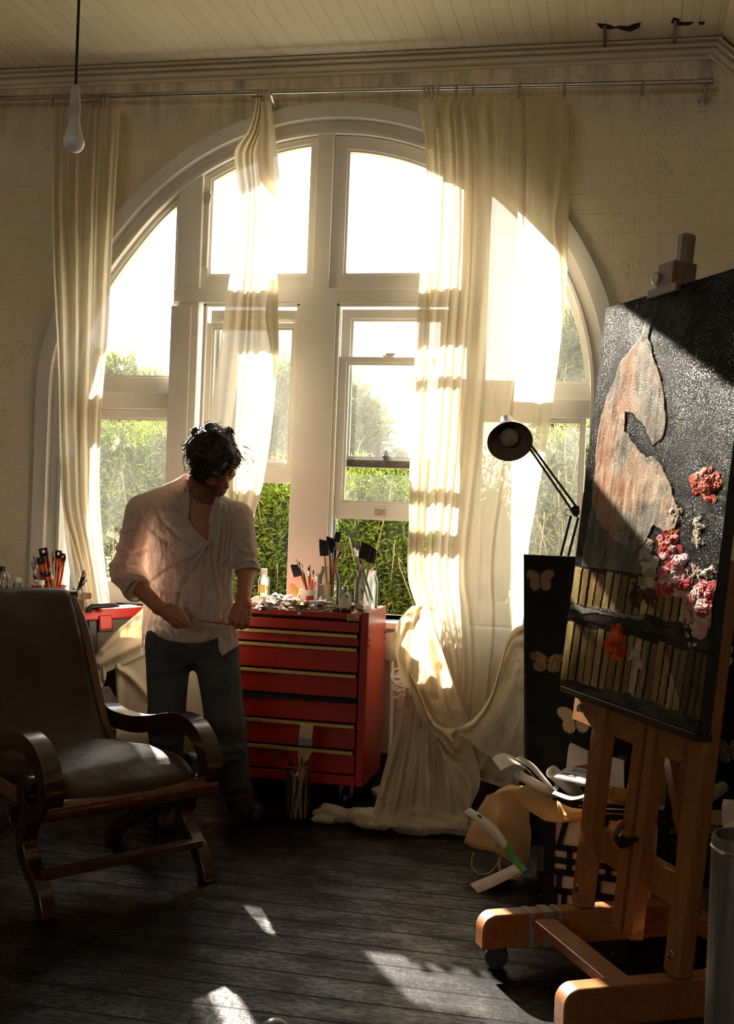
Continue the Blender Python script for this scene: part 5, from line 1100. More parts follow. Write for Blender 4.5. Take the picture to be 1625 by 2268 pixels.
m = MB(); G = (PBL+U[:, :1]*EC+U[:, 1:]*EU+Hh[:, None]*EN).reshape(nu, nv, 3); m.grid(G)
t = NT('thick oil paint'); vc = t.n('ShaderNodeVertexColor'); vc.layer_name = 'Col'; v = t.co()
bh = t.math('ADD', t.noise(v, 330., 3, .6), t.math('MULTIPLY', t.noise(t.mapping(v, scale=(1, 1, .2)), 90., 4), .5))
nmo = t.bump(bh, .7, .003); df = t.n('ShaderNodeBsdfDiffuse'); t.l(vc.outputs[0], df.inputs[0]); t.l(nmo, df.inputs['Normal'])
gl = t.n('ShaderNodeBsdfGlossy'); gl.inputs['Roughness'].default_value = .16; gl.inputs[0].default_value = (1, .96, .88, 1); t.l(nmo, gl.inputs['Normal'])
blob = t.math('MULTIPLY', t.ramp(t.noise(v, 280., 3), [(.60, 0.), (.68, 1.)]), t.ramp(t.noise(v, 6., 4, .65), [(.40, .004), (.66, .26)]))
M_OIL = t.end(t.mixs(t.math('ADD', blob, .008), df.outputs[0], gl.outputs[0]))
finish('painted_face', m.v, m.f, M_OIL, pt, colors=Cc, autos=False)
# easel tray, ledge and top clamp follow the picture
L0 = PBL-EU*.022+EC*(PW/2)
MB().obox(PBL+EC*(PW/2+.01)-EU*.012-EN*.018, EC*.40, EU*.011, EN*.030).build('canvas_ledge', M_DWOOD, easel, smooth=False, bevel=.003)
MB().obox(PBL+EC*.36-EU*.065-EN*.055, EC*.33, EU*.045, EN*.012).build('front_board', M_EASELX, easel, smooth=False, bevel=.004)
MB().obox(PBL+EC*.10-EU*.060-EN*.035, EC*.010, EU*.014, EN*.014).build('wing_nut_block', M_STEEL, easel, smooth=False, bevel=.006)
T0 = PN(1522, 590, PBL-EN*.05, EN); T1 = PN(1492, 655, PBL-EN*.05, EN)
mt_ = PN(1505, 700, PBL-EN*.065, EN); mt2 = PN(1521, 519, PBL-EN*.065, EN); dlo = mt_-EU*1.0
MB().beam(dlo, mt2, .052, .045, EC).build('sliding_mast', wood('weathered mast', lin(116, 92, 70), lin(150, 124, 98), .5), easel, smooth=False, bevel=.012)
tc_ = PN(1494, 640, PBL-EN*.03, EN)
cl = MB().obox(tc_+EU*.03, EC*.047, EU*.045, EN*.04).obox(tc_-EU*.012, EC*.085, EU*.014, EN*.045).build('top_clamp', wood('weathered clamp', lin(100, 74, 54), lin(134, 104, 80), .5), easel, smooth=False, bevel=.004)
q = tc_+EU*.035-EC*.047; MB().lathe([(.016, 0), (.021, .008), (.021, .026), (.012, .034), (0, .036)], q+EN*.018, nrm(EN-EC*.6), n=16).build('clamp_knob', glass('cloudy knob', (.8, .8, .78), .2, .3), cl)
# ------------------------------------------------------------------ butterfly board behind
bd0 = PZ(1166, 1700, .0)
BY = 4.62
tl = PY(1159, 1228, BY); bl = PY(1168, 1690, BY)
bo = thing('butterfly_board', (tl[0]+.5, BY, 0), 'tall black canvas painted with pale butterflies behind the easel', 'painting')
zt_ = tl[2]; BZ0 = .10; lx = lambda z: np.interp(z, [bl[2], tl[2]], [bl[0], tl[0]])
bw = .80; Nn = 260; Mm = 240
V2, U2 = np.meshgrid(np.linspace(BZ0, zt_, Mm), np.linspace(0, bw, Nn)); Bc = np.ones((V2.size, 3))*np.array(lin(15, 13, 12)); Bu, Bz = U2.ravel(), V2.ravel()
BP = np.stack([lx(Bz)+Bu, BY+0*Bu+.10*(Bz-BZ0)*0, Bz], 1)
nz = fbm(np.stack([Bu, Bz, 0*Bu], 1), 9., 4); Bc += np.clip(nz, 0, 1)[:, None]*np.array(lin(34, 30, 24))*.25
wz = smoothstep(.62, .35, Bz)*np.clip(nz+.4, 0, 1); Bc = Bc*(1-.5*wz[:, None])+.5*wz[:, None]*np.array(lin(66, 62, 50))
def bfly(cx, cy, wpx, hpx, tiltd, col, spot=0., half=0):
    c = PY(cx, cy, BY); s = np.linalg.norm(c-CAM)/FPX; w_, h_ = wpx*s/2, hpx*s/2
    x = (BP[:, 0]-c[0])/w_; y = (BP[:, 2]-c[2])/h_; a = math.radians(tiltd); x, y = x*math.cos(a)+y*math.sin(a), -x*math.sin(a)+y*math.cos(a); xa = np.abs(x)
    up = ((xa-.52)/.50)**2+((y-.32-.35*(xa-.4))/.50)**2 < 1; lo = ((xa-.40)/.40)**2+((y+.42)/.55)**2 < 1; body = (xa < .05) & (abs(y) < .5)
    mk = (up | lo) & (xa > .03); k = np.ones(len(x))
    ang = np.arctan2(y, xa+.001); k = .78+.22*np.sin(ang*22); 
    if spot: k = np.where(np.sin(xa*26)*np.sin(y*24+xa*9) > .35-.6*xa, .12, k)
    k = np.where(body, .15, k); cc = np.array(col)[None]*k[:, None]*1.5; mk = mk | body; Bc[mk] = cc[mk]
bfly(1196, 1284, 58, 48, 4, lin(120, 98, 78)); bfly(1212, 1466, 74, 44, -3, lin(150, 124, 84), 1.); bfly(1273, 1592, 70, 62, 8, lin(196, 170, 128)); bfly(1590, 1450, 60, 60, 90, lin(206, 180, 130)); bfly(1616, 1660, 62, 56, 10, lin(140, 126, 104), 1.); bfly(1360, 1690, 52, 40, 0, lin(110, 92, 66), 1.); bfly(1480, 1560, 60, 50, 15, lin(150, 124, 90))
m = MB().grid(BP.reshape(Nn, Mm, 3))
t = NT('black painted board'); vc = t.n('ShaderNodeVertexColor'); vc.layer_name = 'Col'; M_BFLY = t.end(t.bsdf(vc.outputs[0], .6, 0, t.bump(t.noise(t.co(), 120., 3), .15, .002), Specular_IOR_Level=.15))
finish('painted_face', m.v, m.f, M_BFLY, bo, colors=Bc, autos=False)
q0, q1 = lx(BZ0), lx(zt_)
MB().prism([(q0, BZ0), (q0+bw, BZ0), (q1+bw, zt_), (q1, zt_)], (0, BY+.004, 0), (1, 0, 0), (0, 0, 1), (0, .03, 0)).build('stretcher', simple('black canvas edge', lin(24, 22, 20), .7), bo, smooth=False)
for u_ in (.05, bw-.09): MB().box((q0+u_, BY+.008, 0), (q0+u_+.04, BY+.035, BZ0)).build('foot_block', M_DARKW, bo, smooth=False)
# ------------------------------------------------------------------ crate of papers
CD = PZ(1205, 2022, 0)
cx0, cy0 = float(CD[0])+.0, float(CD[1]); kz = .40
crate = thing('storage_crate', (cx0+.22, cy0+.17, 0), 'black open-work plastic crate heaped with papers behind the easel', 'crate'); ca = math.radians(-6); CX_, CY_ = np.array([math.cos(ca), math.sin(ca), 0]), np.array([-math.sin(ca), math.cos(ca), 0])
cr = lambda u, v, z: np.array([cx0, cy0, 0])+CX_*u+CY_*v+np.array([0, 0, z])
M_CRATE = simple('matt black crate plastic', lin(10, 10, 10), .6, Specular_IOR_Level=.2)
def bars(name, O, A, L, t=.016):
    m = MB()
    def seg(u0, z0, u1, z1, w=.018): m.beam(O+A*u0+Zv*z0, O+A*u1+Zv*z1, w, t, A if abs(z1-z0) > abs(u1-u0) else Zv)
    seg(.012, 0, .012, kz, .03); seg(L-.012, 0, L-.012, kz, .03); seg(0, .012, L, .012, .026); seg(0, kz-.022, L, kz-.022, .05)
    n = max(1, round(L/.13)); w = L/n
    for z in (.085, .15, .19, .235): seg(0, z, L, z)
    for k in range(n):
        u = k*w; seg(u+w*.5, .0, u+w*.5, .09); seg(u+w*.25, .0, u+w*.25, .085); seg(u+w, .0, u+w, .24); seg(u+w*.6, .15, u+w*.6, .235); seg(u+w*.35, .085, u+w*.35, .15); seg(u+w*.3, .235, u+w*.55, kz-.03)
    return m.build(name, M_CRATE, crate, smooth=False)
CL, CWD2 = .40, .36
bars('side_lattice', cr(0, 0, 0), CX_, CL); bars('side_lattice', cr(0, CWD2, 0), CX_, CL); bars('side_lattice', cr(0, 0, 0), CY_, CWD2); bars('side_lattice', cr(CL, 0, 0), CY_, CWD2)
MB().obox(cr(CL/2, CWD2/2, .012), CX_*CL/2, CY_*CWD2/2, Zv*.008).build('bottom', M_BLACKP, crate, smooth=False)
rim = MB(); o_ = [(-.012, -.012), (CL+.012, -.012), (CL+.012, CWD2+.012), (-.012, CWD2+.012)]; i_ = [(.012, .012), (CL-.012, .012), (CL-.012, CWD2-.012), (.012, CWD2-.012)]
rim.ring(o_, i_, 0, 1); V = [cr(x, z, kz-.045+.05*y) for x, y, z in rim.v]; MB().add(V, rim.f).build('rim', M_CRATE, crate, smooth=False, bevel=.004)
M_FOLDER = simple('cream folder card', lin(214, 190, 160), .75, var=.08)
for k in range(5):
    o = MB().obox(cr(CL/2, .03+.062*k, .19), CX_*(CL/2-.018), CY_*.012, Zv*(.165)).build('paper_stack', M_FOLDER, smooth=False); tag(o, ('cream paper bundle right behind the front lattice', 'second cream paper bundle in the black crate', 'middle cream paper bundle in the black crate', 'fourth cream paper bundle in the black crate', 'rearmost cream paper bundle in the black crate')[k], 'paper bundle', 'paper bundles inside the crate')
def sheet(rows, label, mat=M_PAPER, cat='paper', n=26, name='paper_sheet', group=None, solid=.0012):
    # rows: list of polylines of (px,py,D): a curled sheet lofted between them
    R_ = [smooth_line([PD(*p) for p in r], n) for r in rows]; A = np.array([smooth_line([R_[k][i] for k in range(len(R_))], 14) if len(R_) > 2 else np.array([R_[0][i]*(1-t)+R_[1][i]*t for t in np.linspace(0, 1, 14)]) for i in range(n)])
    return tag(MB().grid(A).build(name, mat, solid=solid), label, cat, group)
GP = 'loose papers on the crate'
sheet([[(1089, 1680, 4.19), (1103, 1671, 4.21), (1120, 1670, 4.23), (1150, 1684, 4.25), (1176, 1712, 4.26)], [(1109, 1708, 4.09), (1124, 1699, 4.11), (1140, 1693, 4.12), (1160, 1700, 4.13), (1184, 1722, 4.14)]], 'bright white sheet curling out leftmost above the crate', group=GP)
sheet([[(1150, 1674, 4.29), (1180, 1692, 4.29), (1205, 1720, 4.28), (1229, 1750, 4.26)], [(1143, 1680, 4.16), (1172, 1700, 4.16), (1198, 1728, 4.15), (1222, 1755, 4.14)]], 'long white folded sheet standing on edge beside the curling one', group=GP)
sheet([[(1136, 1752, 4.12), (1158, 1742, 4.14), (1184, 1722, 4.19)], [(1150, 1775, 4.07), (1180, 1760, 4.09), (1215, 1745, 4.14)], [(1172, 1796, 4.04), (1215, 1790, 4.04), (1240, 1776, 4.09)], [(1207, 1818, 4.02), (1240, 1822, 4.00), (1276, 1816, 4.01)]], 'large buff sheet sagging over the left end of the crate', M_KRAFT, group=GP)
def roll(a, b, r, label, mat=M_PAPER, turns=2.6, group='rolled papers by the easel'):
    a, b = np.asarray(a, float), np.asarray(b, float); d = nrm(b-a); s = nrm(np.cross(d, (.2, .1, 1))); t_ = np.cross(d, s); n = int(turns*24); A = np.array([[p+(s*math.cos(q)+t_*math.sin(q))*rr for p in (a, b)] for q, rr in zip(np.linspace(0, turns*2*PI, n), np.linspace(r, r*.55, n))])
    return tag(MB().grid(A).build('paper_roll', mat, solid=.001), label, 'paper roll', group)
roll(PD(1146, 1714, 4.0), PD(1230, 1762, 4.12), .017, 'small tight white paper roll poking out left between sheets')
roll(PD(1222, 1708, 4.22), PD(1280, 1760, 4.30), .026, 'pale tube with round open end behind the small roll')
roll(PD(1352, 1756, 4.02), PD(1440, 1772, 4.25), .026, 'buff paper roll whose spiral end faces out between the posts', M_KRAFT, 3.4)
sheet([[(1228, 1752, 4.0), (1270, 1764, 3.98), (1310, 1752, 4.0)], [(1222, 1758, 3.9), (1262, 1772, 3.86), (1300, 1764, 3.86)]], 'white sheet glaring in the sun at the middle of the crate', group=GP)
sheet([[(1233, 1774, 3.92), (1270, 1790, 3.9), (1330, 1792, 3.95)], [(1236, 1790, 3.84), (1244, 1806, 3.82), (1290, 1798, 3.84)], [(1244, 1808, 3.84), (1254, 1814, 3.83), (1300, 1814, 3.84)]], 'buff sheet folded in a loop at the front of the crate', M_KRAFT, group=GP)
sheet([[(1250, 1742, 4.33), (1258, 1660, 4.38), (1264, 1645, 4.40)], [(1300, 1742, 4.33), (1302, 1672, 4.38), (1306, 1664, 4.40)]], 'upright white sheet with a cut corner behind the far post', group=GP)
sheet([[(1336, 1760, 4.35), (1338, 1700, 4.40), (1340, 1672, 4.42)], [(1382, 1770, 4.3), (1382, 1710, 4.36), (1382, 1684, 4.38)]], 'upright cream sheet between far post and mast', group=GP)
a_ = sheet([[(1256, 1712, 4.20), (1300, 1702, 4.24)], [(1258, 1700, 4.26), (1300, 1694, 4.28)]], 'red edged booklet tucked under the upright white sheet', M_RED, 'booklet', name='booklet', solid=.004)
mg = thing('magazine', PD(1260, 1720, 4.12), 'printed magazine cover with green numerals on the papers', 'magazine')
c00, c10, c01 = PD(1226, 1722, 4.06), PD(1296, 1735, 4.0), PD(1258, 1698, 4.24); eu, ev = c10-c00, c01-c00; en = nrm(np.cross(eu, ev)); en = en if en[2] > 0 else -en
MB().obox(c00+eu/2+ev/2, eu/2, ev/2, en*.003).build('cover', simple('pale print', lin(210, 208, 204), .4, var=.1, vs_=60.), mg, smooth=False)
MB().obox(c00+eu*.42+ev*.30+en*.0035, eu*.16, ev*.10, en*.0005).build('picture_panel', M_INK, mg, smooth=False); MB().obox(c00+eu*.42+ev*.30+en*.0042, eu*.07, ev*.06, en*.0003).build('inset_panel', M_PAPER, mg, smooth=False); MB().obox(c00+eu*.55+ev*.74+en*.0035, eu*.30, ev*.12, en*.0005).build('blue_masthead', simple('blue print', lin(110, 150, 190), .4), mg, smooth=False)
text_obj('S8', c00+eu*.06+ev*.28+en*.0035, eu, ev, .04, simple('olive print', lin(90, 110, 50), .5), mg)
for k, (x, y, D, dx) in enumerate(((1330, 1800, 3.98, 70), (1350, 1790, 4.02, 80), (1340, 1778, 4.08, 70), (1420, 1800, 4.1, 60))):
    sheet([[(x-60, y+8, D-.05), (x, y+3, D-.05), (x+dx, y+6, D)], [(x-54, y-4, D+.12), (x, y-6, D+.12), (x+dx, y-6, D+.15)]], ('lowest flat sheet behind the far post', 'lilac tinged flat sheet over the lowest one', 'topmost flat sheet behind the far post', 'flat sheet sticking out right of the mast')[k], M_PAPER if k % 2 else M_KRAFT, group=GP)
# ------------------------------------------------------------------ paper bag, strip, jar
M_BAG = simple('brown paper', lin(170, 128, 82), .8, var=.1, vs_=4., bump=.35, bs=14.)
bg_ = thing('paper_bag', PZ(1100, 1900, 0), 'brown paper carrier bag toppled over behind the white strip', 'bag')
b4 = [PD(1026, 1868, 4.50), PD(1092, 1888, 4.36), PD(1176, 1925, 4.42), PD(1110, 1880, 4.66)]; t4 = [PD(1076, 1764, 4.62), PD(1112, 1752, 4.56), PD(1174, 1742, 4.58), PD(1130, 1740, 4.80)]
n = 12; V = []; F = []
ringp = lambda Q, k: [Q[i]*(1-t)+Q[(i+1) % 4]*t+np.array([0, 0, 0]) for i in range(4) for t in np.linspace(0, 1, k, endpoint=False)]
rings = [np.array(ringp([b4[i]*(1-t)+t4[i]*t for i in range(4)], 10)) for t in np.linspace(0, 1, n)]
for j, R_ in enumerate(rings): R_ = R_+.007*np.stack([fbm(R_, 14., 3), fbm(R_+4, 14., 3), fbm(R_+8, 14., 3)], 1); V += list(R_)
for j in range(n-1):
    for k in range(40): F.append((j*40+k, j*40+(k+1) % 40, (j+1)*40+(k+1) % 40, (j+1)*40+k))
F.append(tuple((n-1)*40+k for k in range(40))); finish('bag_body', V, F, M_BAG, bg_, solid=.0015)
M_CORD = simple('twisted paper cord', lin(186, 146, 96), .8)
MB().tube(smooth_line([PD(1048, 1888, 4.44), PD(1044, 1915, 4.42), PD(1058, 1934, 4.40), PD(1082, 1934, 4.38), PD(1100, 1915, 4.38), PD(1104, 1900, 4.40)], 30), .0035, 7).build('cord_handle', M_CORD, bg_)
MB().tube(smooth_line([PD(1112, 1888, 4.40), PD(1106, 1905, 4.36), PD(1108, 1930, 4.32), PD(1130, 1946, 4.30), PD(1150, 1940, 4.30), PD(1156, 1926, 4.34)], 30), .0035, 7).build('cord_handle', M_CORD, bg_)
ps = thing('paper_strip', PD(1100, 1880, 4.2), 'white paper strip with a green band, bent sharply before the bag', 'paper strip')
def strip(L_, R_, D, mat, name, par):
    a = smooth_line([PD(x, y, d) for (x, y), d in zip(L_, D)], 30); b = smooth_line([PD(x, y, d+.02) for (x, y), d in zip(R_, D)], 30); return MB().grid(np.stack([a, b], 1)).build(name, mat, par, solid=.001)
strip([(1025, 1799), (1062, 1825), (1090, 1852), (1116, 1880)], [(1041, 1789), (1070, 1808), (1100, 1832), (1124, 1867)], [4.32, 4.28, 4.24, 4.2], M_PAPER, 'upper_strip', ps)
strip([(1116, 1880), (1130, 1905), (1144, 1922), (1155, 1932)], [(1124, 1867), (1140, 1890), (1158, 1912), (1170, 1926)], [4.2, 4.17, 4.14, 4.12], simple('green print', lin(66, 140, 62), .7, var=.15, vs_=90.), 'green_band', ps)
strip([(1155, 1932), (1120, 1950), (1090, 1965), (1058, 1978)], [(1138, 1914), (1105, 1930), (1070, 1945), (1040, 1958)], [4.12, 4.10, 4.08, 4.06], M_PAPER, 'lower_strip', ps)
for (x, y, D) in ((1062, 1808, 4.27),): MB().obox(PD(x, y, D), RT*.008+UP*-.004, UP*.004, FW*.002).build('black_mark', M_INK, ps, smooth=False)
jar(np.array([*PZ(1056, 1790, .0)[:2], 0.]), .055, .19, 'clear glass jar in shadow between dust sheet and paper bag')
# ------------------------------------------------------------------ clamp on the easel mast
K = PD(1376, 1850, 3.36); sp_ = thing('spring_clamp', K, 'orange and black spring clamp gripping the easel centre mast', 'clamp'); s_ = 3.36/FPX
kp = lambda x, y, d=0.: PD(x, y, 3.36+d)
MB().tube(smooth_line([kp(1388, 1822, .02), kp(1376, 1820), kp(1366, 1832), kp(1360, 1855), kp(1364, 1872), kp(1376, 1876, .0), kp(1388, 1870, .02)], 24), .006, 8).build('clamp_jaw', M_ORG, sp_)
MB().tube(smooth_line([kp(1382, 1828, -.012), kp(1368, 1840, -.014), kp(1362, 1858, -.014), kp(1372, 1866, -.012)], 16), .007, 8).build('clamp_arm', M_BLACKP, sp_)
MB().lathe([(.0, -.01), (.014, -.01), (.019, -.004), (.019, .006), (.012, .012), (0, .012)], kp(1378, 1864, -.012), -FW, n=20).build('pivot', M_BLACKP, sp_)
MB().tube([kp(1380, 1862, 0), kp(1420, 1858, .03), kp(1440, 1856, .05)], .008, 8).build('handle', M_BLACKP, sp_)
MB().tube([kp(1374, 1836, -.016), kp(1376, 1846, -.02), kp(1384, 1852, -.016)], .002, 6).build('spring', M_CHROME, sp_)
# ------------------------------------------------------------------ things stacked behind on the right
M_CANV = simple('raw canvas edge', lin(126, 104, 70), .8, var=.2)
GB = 'canvases stacked on edge behind the easel'
for k in range(6):
    x = -.02+.0+k*.058; o = MB().obox((PY(1440+24*k, 1700, 4.50)[0], 4.50, .30), np.array([.017, 0, 0]), np.array([0, .085, 0]), Zv*.30).build('stretched_canvas', M_CANV, smooth=False, bevel=.002); o['label'] = ('first', 'second', 'third', 'fourth', 'fifth', 'sixth')[k]+' raw canvas edge from the mast in the row standing behind the easel'; o['category'] = 'canvas'; o['group'] = GB
cs = thing('flat_case', PD(1480, 1880, 4.15), 'flat black latched case lying behind the near easel post', 'case'); c_ = PD(1490, 1850, 4.2)
MB().box((c_[0]-.07, c_[1]-.12, c_[2]-.06), (c_[0]+.40, c_[1]+.12, c_[2]-.012)).box((c_[0]-.07, c_[1]-.12, c_[2]-.010), (c_[0]+.40, c_[1]+.12, c_[2]+.02)).build('shell', M_BLACKP, cs, smooth=False, bevel=.006)
for x in (.0, .22): MB().box((c_[0]+x, c_[1]-.128, c_[2]-.035), (c_[0]+x+.06, c_[1]-.118, c_[2]+.012)).build('latch', simple('worn grey latch', lin(110, 108, 100), .35, .6), cs, smooth=False, bevel=.003)
cab = thing('low_cabinet', (c_[0]+.04, c_[1]+.0, 0), 'low dark cabinet under the flat black case', 'cabinet'); MB().box((c_[0]-.09, c_[1]-.13, 0), (c_[0]+.42, c_[1]+.15, c_[2]-.062)).build('body', simple('dark brown board', lin(30, 26, 22), .6), cab, smooth=False, bevel=.004)
for k, (z, w) in enumerate(((.038, .19), (.054, .17), (.070, .18), (.086, .15))):
    tag(MB().obox((c_[0]+.15+.01*k, c_[1]+.02, c_[2]-.012+z), np.array([w, .005*(k-1), 0]), np.array([0, .09, 0]), Zv*.005).build('board_panel', (M_CANV, M_KRAFT)[k % 2], smooth=False), ('lowest', 'second', 'third', 'topmost')[k]+' thin board in the flat pile on the black case', 'board', 'thin boards piled on the case')
roll(PD(1556, 1774, 4.05), PD(1600, 1742, 4.2), .022, 'grey paper tube pointing up right past the near easel post', simple('grey tube card', lin(150, 140, 124), .7))
roll(PD(1480, 1826, 4.06), PD(1510, 1792, 4.24), .034, 'short wide paper roll on the boards by the near post', M_KRAFT, 2.)
GR = 'torn papers at the right edge'
sheet([[(1600, 1830, 3.72), (1598, 1790, 3.74), (1602, 1770, 3.76)], [(1640, 1840, 3.7), (1640, 1800, 3.7), (1630, 1772, 3.72)]], 'plastic wrapped white packet beyond the easel stay', M_PAPER, group=GR)
sheet([[(1592, 1842, 3.66), (1612, 1822, 3.68), (1640, 1810, 3.68)], [(1596, 1850, 3.56), (1616, 1846, 3.56), (1650, 1844, 3.56)]], 'folded white cloth edge lit at the right border', M_SHEET, 'cloth', name='folded_cloth', group=GR)
sheet([[(1586, 1852, 3.62), (1610, 1848, 3.60), (1650, 1850, 3.6)], [(1588, 1880, 3.58), (1614, 1888, 3.56), (1650, 1890, 3.56)]], 'grey white bundle hanging below the folded cloth', M_SHEET, 'cloth', name='folded_cloth', group=GR)
bx_ = PZ(1640, 1990, 0); tag(MB().box((bx_[0]-.02, bx_[1]+.35, 0), (bx_[0]+.4, bx_[1]+.75, .42)).build('box', M_FOLDER, smooth=False, bevel=.004), 'pale box under the bundles at the right edge', 'box')
for k, (x, y) in enumerate(((1470, 1955), (1550, 1945))): p = PZ(x, y+60, 0); p = np.array([p[0], c_[1]-.21, 0]); tag(MB().lathe([(.05, 0), (.055, .01), (.055, .12), (.045, .13), (.045, .135), (0, .135)], (p[0], p[1], 0), n=24).build('paint_tin', simple('dull paint tin', lin(110, 100, 84), .5, .3, var=.2, vs_=20.)), ('dull tin on the floor between mast and near post', 'dull tin on the floor right of the near post')[k], 'tin', 'tins on the floor behind the easel')
# grey metal drum at the lower right corner
dp_ = PD(1655, 2000, 2.75); dr = thing('metal_drum', (dp_[0]+.0, dp_[1], 0), 'tall dull grey metal cylinder cut by the lower right corner', 'drum')
zt2 = PD(1610, 1852, 2.75)[2]
MB().lathe([(.085, 0), (.087, .01), (.087, zt2-.01), (.084, zt2), (.078, zt2), (.078, zt2-.02), (0, zt2-.02)], (dp_[0], dp_[1], 0), n=48).build('shell', simple('brushed grey metal', lin(128, 124, 114), .5, .7, var=.25, vs_=6., stretch=(14, 14, .6), bump=.1), dr)
MB().lathe([(.087, 0), (.0895, .004), (.087, .008)], (dp_[0], dp_[1], zt2-.03), n=48, cap=False).build('rim_band', M_STEEL, dr)
# jar of big brushes on the floor before the chest
jp = PZ(656, 1818, 0); jp = np.array([jp[0], jp[1], 0])
jar(jp, .057, .27, 'tall clear glass jar standing on the floor before the red chest', neck=.78)
tag(MB().tube([jp+np.array([.045*math.cos(a), .045*math.sin(a), .243]) for a in np.linspace(0, 2*PI, 30, endpoint=False)], .0022, 6, closed=True).build('rubber_band', M_ORC), 'orange rubber band round the neck of the floor jar', 'rubber band')
GF = 'brushes in the floor jar'; fj = lambda x, y, d=0.: PD(x, y, float((jp-CAM)@FW)+d)
r_ = thing('wide_paintbrush', fj(652, 1815), 'wide pale bristle brush standing tall in the floor jar', 'brush', GF)
a, b = fj(652, 1814, .0), fj(676, 1690, -.01); MB().tube([a, a*.5+b*.5], .0085, 10).tube([a*.5+b*.5, fj(672, 1700, -.01)], [.0085, .011], 10).prism([(-.012, 0), (.012, 0), (.033, .075), (-.033, .075)], fj(667, 1700, 0), nrm(fj(690, 1702)-fj(660, 1700)), nrm(fj(677, 1660)-fj(668, 1700)), FW*.012).build('handle', M_HANDLE['wood'], r_, smooth=False, bevel=.003)
ex_, ey_ = nrm(fj(692, 1659)-fj(662, 1656)), nrm(fj(679, 1608)-fj(676, 1656)); MB().prism([(-.031, 0), (.031, 0), (.031, .034), (-.031, .034)], fj(675, 1653, -.002), ex_, ey_, FW*.018).build('ferrule', M_CHROME, r_, smooth=False, bevel=.002)
MB().prism([(-.030, 0), (.030, 0), (.032, .058), (-.026, .062)], fj(676, 1636, 0), ex_, ey_, FW*.014).build('bristles', M_BRIS[0], r_, smooth=False, bevel=.003)
for x0, x1, y1, hc, k, t in ((648, 640, 1684, 'black', 1, 'dark spiky brush leaning left'), (650, 648, 1690, 'red', 1, 'second dark brush beside the spiky one'), (664, 668, 1676, 'wood', 1, 'thin wire-tipped brush before the wide one'), (644, 655, 1700, 'white', 1, 'white handled brush low left'), (668, 660, 1705, 'wood', 0, 'short brown brush low right')):
    brush(fj(x0, 1814, -.015), fj(x1, y1, -.012), .0045, t+' in the floor jar', hc, k, 0, .03, .03, GF)
# ------------------------------------------------------------------ curtain rod, loops, curtains
RY = W-.135
r0_, r1_ = PY(-40, 219, RY), PY(1568, 181, RY)
rod = thing('curtain_rod', ((r0_+r1_)/2), 'long galvanised steel curtain tube above the arched window', 'curtain rod')
MB().tube([r0_, r1_], .0125, 14).build('tube', M_STEEL, rod)
MB().lathe([(.016, 0), (.016, .05), (.012, .055), (0, .055)], r1_-np.array([.03, 0, 0]), (1, 0, 0), n=16).build('end_cap', M_STEEL, rod)
for q in (r1_-np.array([.01, 0, 0]), PY(600, 203, RY)+np.array([0, 0, 0])):
    MB().tube([q+np.array([0, 0, -.012]), q+np.array([0, .03, -.03]), q+np.array([0, .07, -.045]), np.array([q[0], W-.002, q[2]-.045])], .009, 10).lathe([(.026, 0), (.026, .006), (.012, .010)], (q[0], W-.008, q[2]-.045), (0, 1, 0), n=18).build('bracket', M_STEEL, rod)
def rodz(x): return PY(x, 0, RY)[0], float(np.interp(PY(x, 0, RY)[0], [r0_[0], r1_[0]], [r0_[2], r1_[2]]))
def loop(px_, parent=None, drop=.05, name='tape_loop'):
    x, z = rodz(px_); m = MB(); pts = [(x+.0, RY-.0145, z-drop)]+[(x+.002*math.sin(a), RY-.0155*math.sin(a), z+.0155*math.cos(a)) for a in np.linspace(PI*.6, -PI*.6, 14)]+[(x, RY+.012, z-drop)]
    P = np.array(pts); V = []; 
    for p in P: V += [p+np.array([-.007, 0, 0]), p+np.array([.007, 0, 0])]
    m.add(V, [(2*i, 2*i+1, 2*i+3, 2*i+2) for i in range(len(P)-1)]); return m.build(name, M_CURT, parent, solid=.0015)
for x, t in ((123, 'lone cream tape loop on the rod left of the hanging bulb'), (1430, 'lone cream tape loop near the bare right end of the rod')): tag(loop(x, drop=.055, name='curtain_loop'), t, 'curtain loop', 'stray curtain loops on the rod')
def drape(rows, Y0, folds, nu=120, nv=150, wr=.006, spread=None, ymod=None):
    # rows: (pixel y, left pixel x, right pixel x); folds: list of (u, amplitude, width); sheet hangs in the plane Y0
    A = np.array(rows, float); ys = np.linspace(A[0, 0], A[-1, 0], nv); S = smooth_line(A, 400); L = np.interp(ys, S[:, 0], S[:, 1]); R_ = np.interp(ys, S[:, 0], S[:, 2]); u = np.linspace(0, 1, nu); G = np.empty((nu, nv, 3))
    for j, y in enumerate(ys):
        t = j/(nv-1); 
        for i, uu_ in enumerate(u):
            d = sum(a*math.exp(-((uu_-c-(dr*t if dr else 0))/w_)**2) for c, a, w_, dr in folds)
            x = L[j]*(1-uu_)+R_[j]*uu_; Y = Y0-d+(ymod(uu_, t) if ymod else 0); G[i, j] = PY(x, y, Y)
    n_ = fbm(G*np.array([9, 1, 1.6]), 1., 4)+.5*fbm(G*np.array([26, 1, 5]), 1., 3); G[..., 1] -= wr*n_; return G
cl_ = thing('curtain', PY(190, 700, W-.16), 'gathered cream curtain hanging at the left side of the window', 'curtain')
rs = np.random.default_rng(3)
fl = [(.04, .05, .05, .05), (.22, .06, .10, .06), (.40, .03, .03, .12), (.52, .05, .07, -.06), (.66, .03, .025, .04), (.78, .06, .08, -.05), (.96, .05, .05, 0)]
G = drape([(236, 122, 266), (320, 119, 262), (450, 116, 254), (600, 119, 246), (750, 126, 238), (900, 131, 225), (1020, 134, 221), (1120, 138, 222), (1200, 158, 228), (1270, 176, 236), (1345, 184, 246)], W-.13, fl, ymod=lambda u, t: -.05*t)
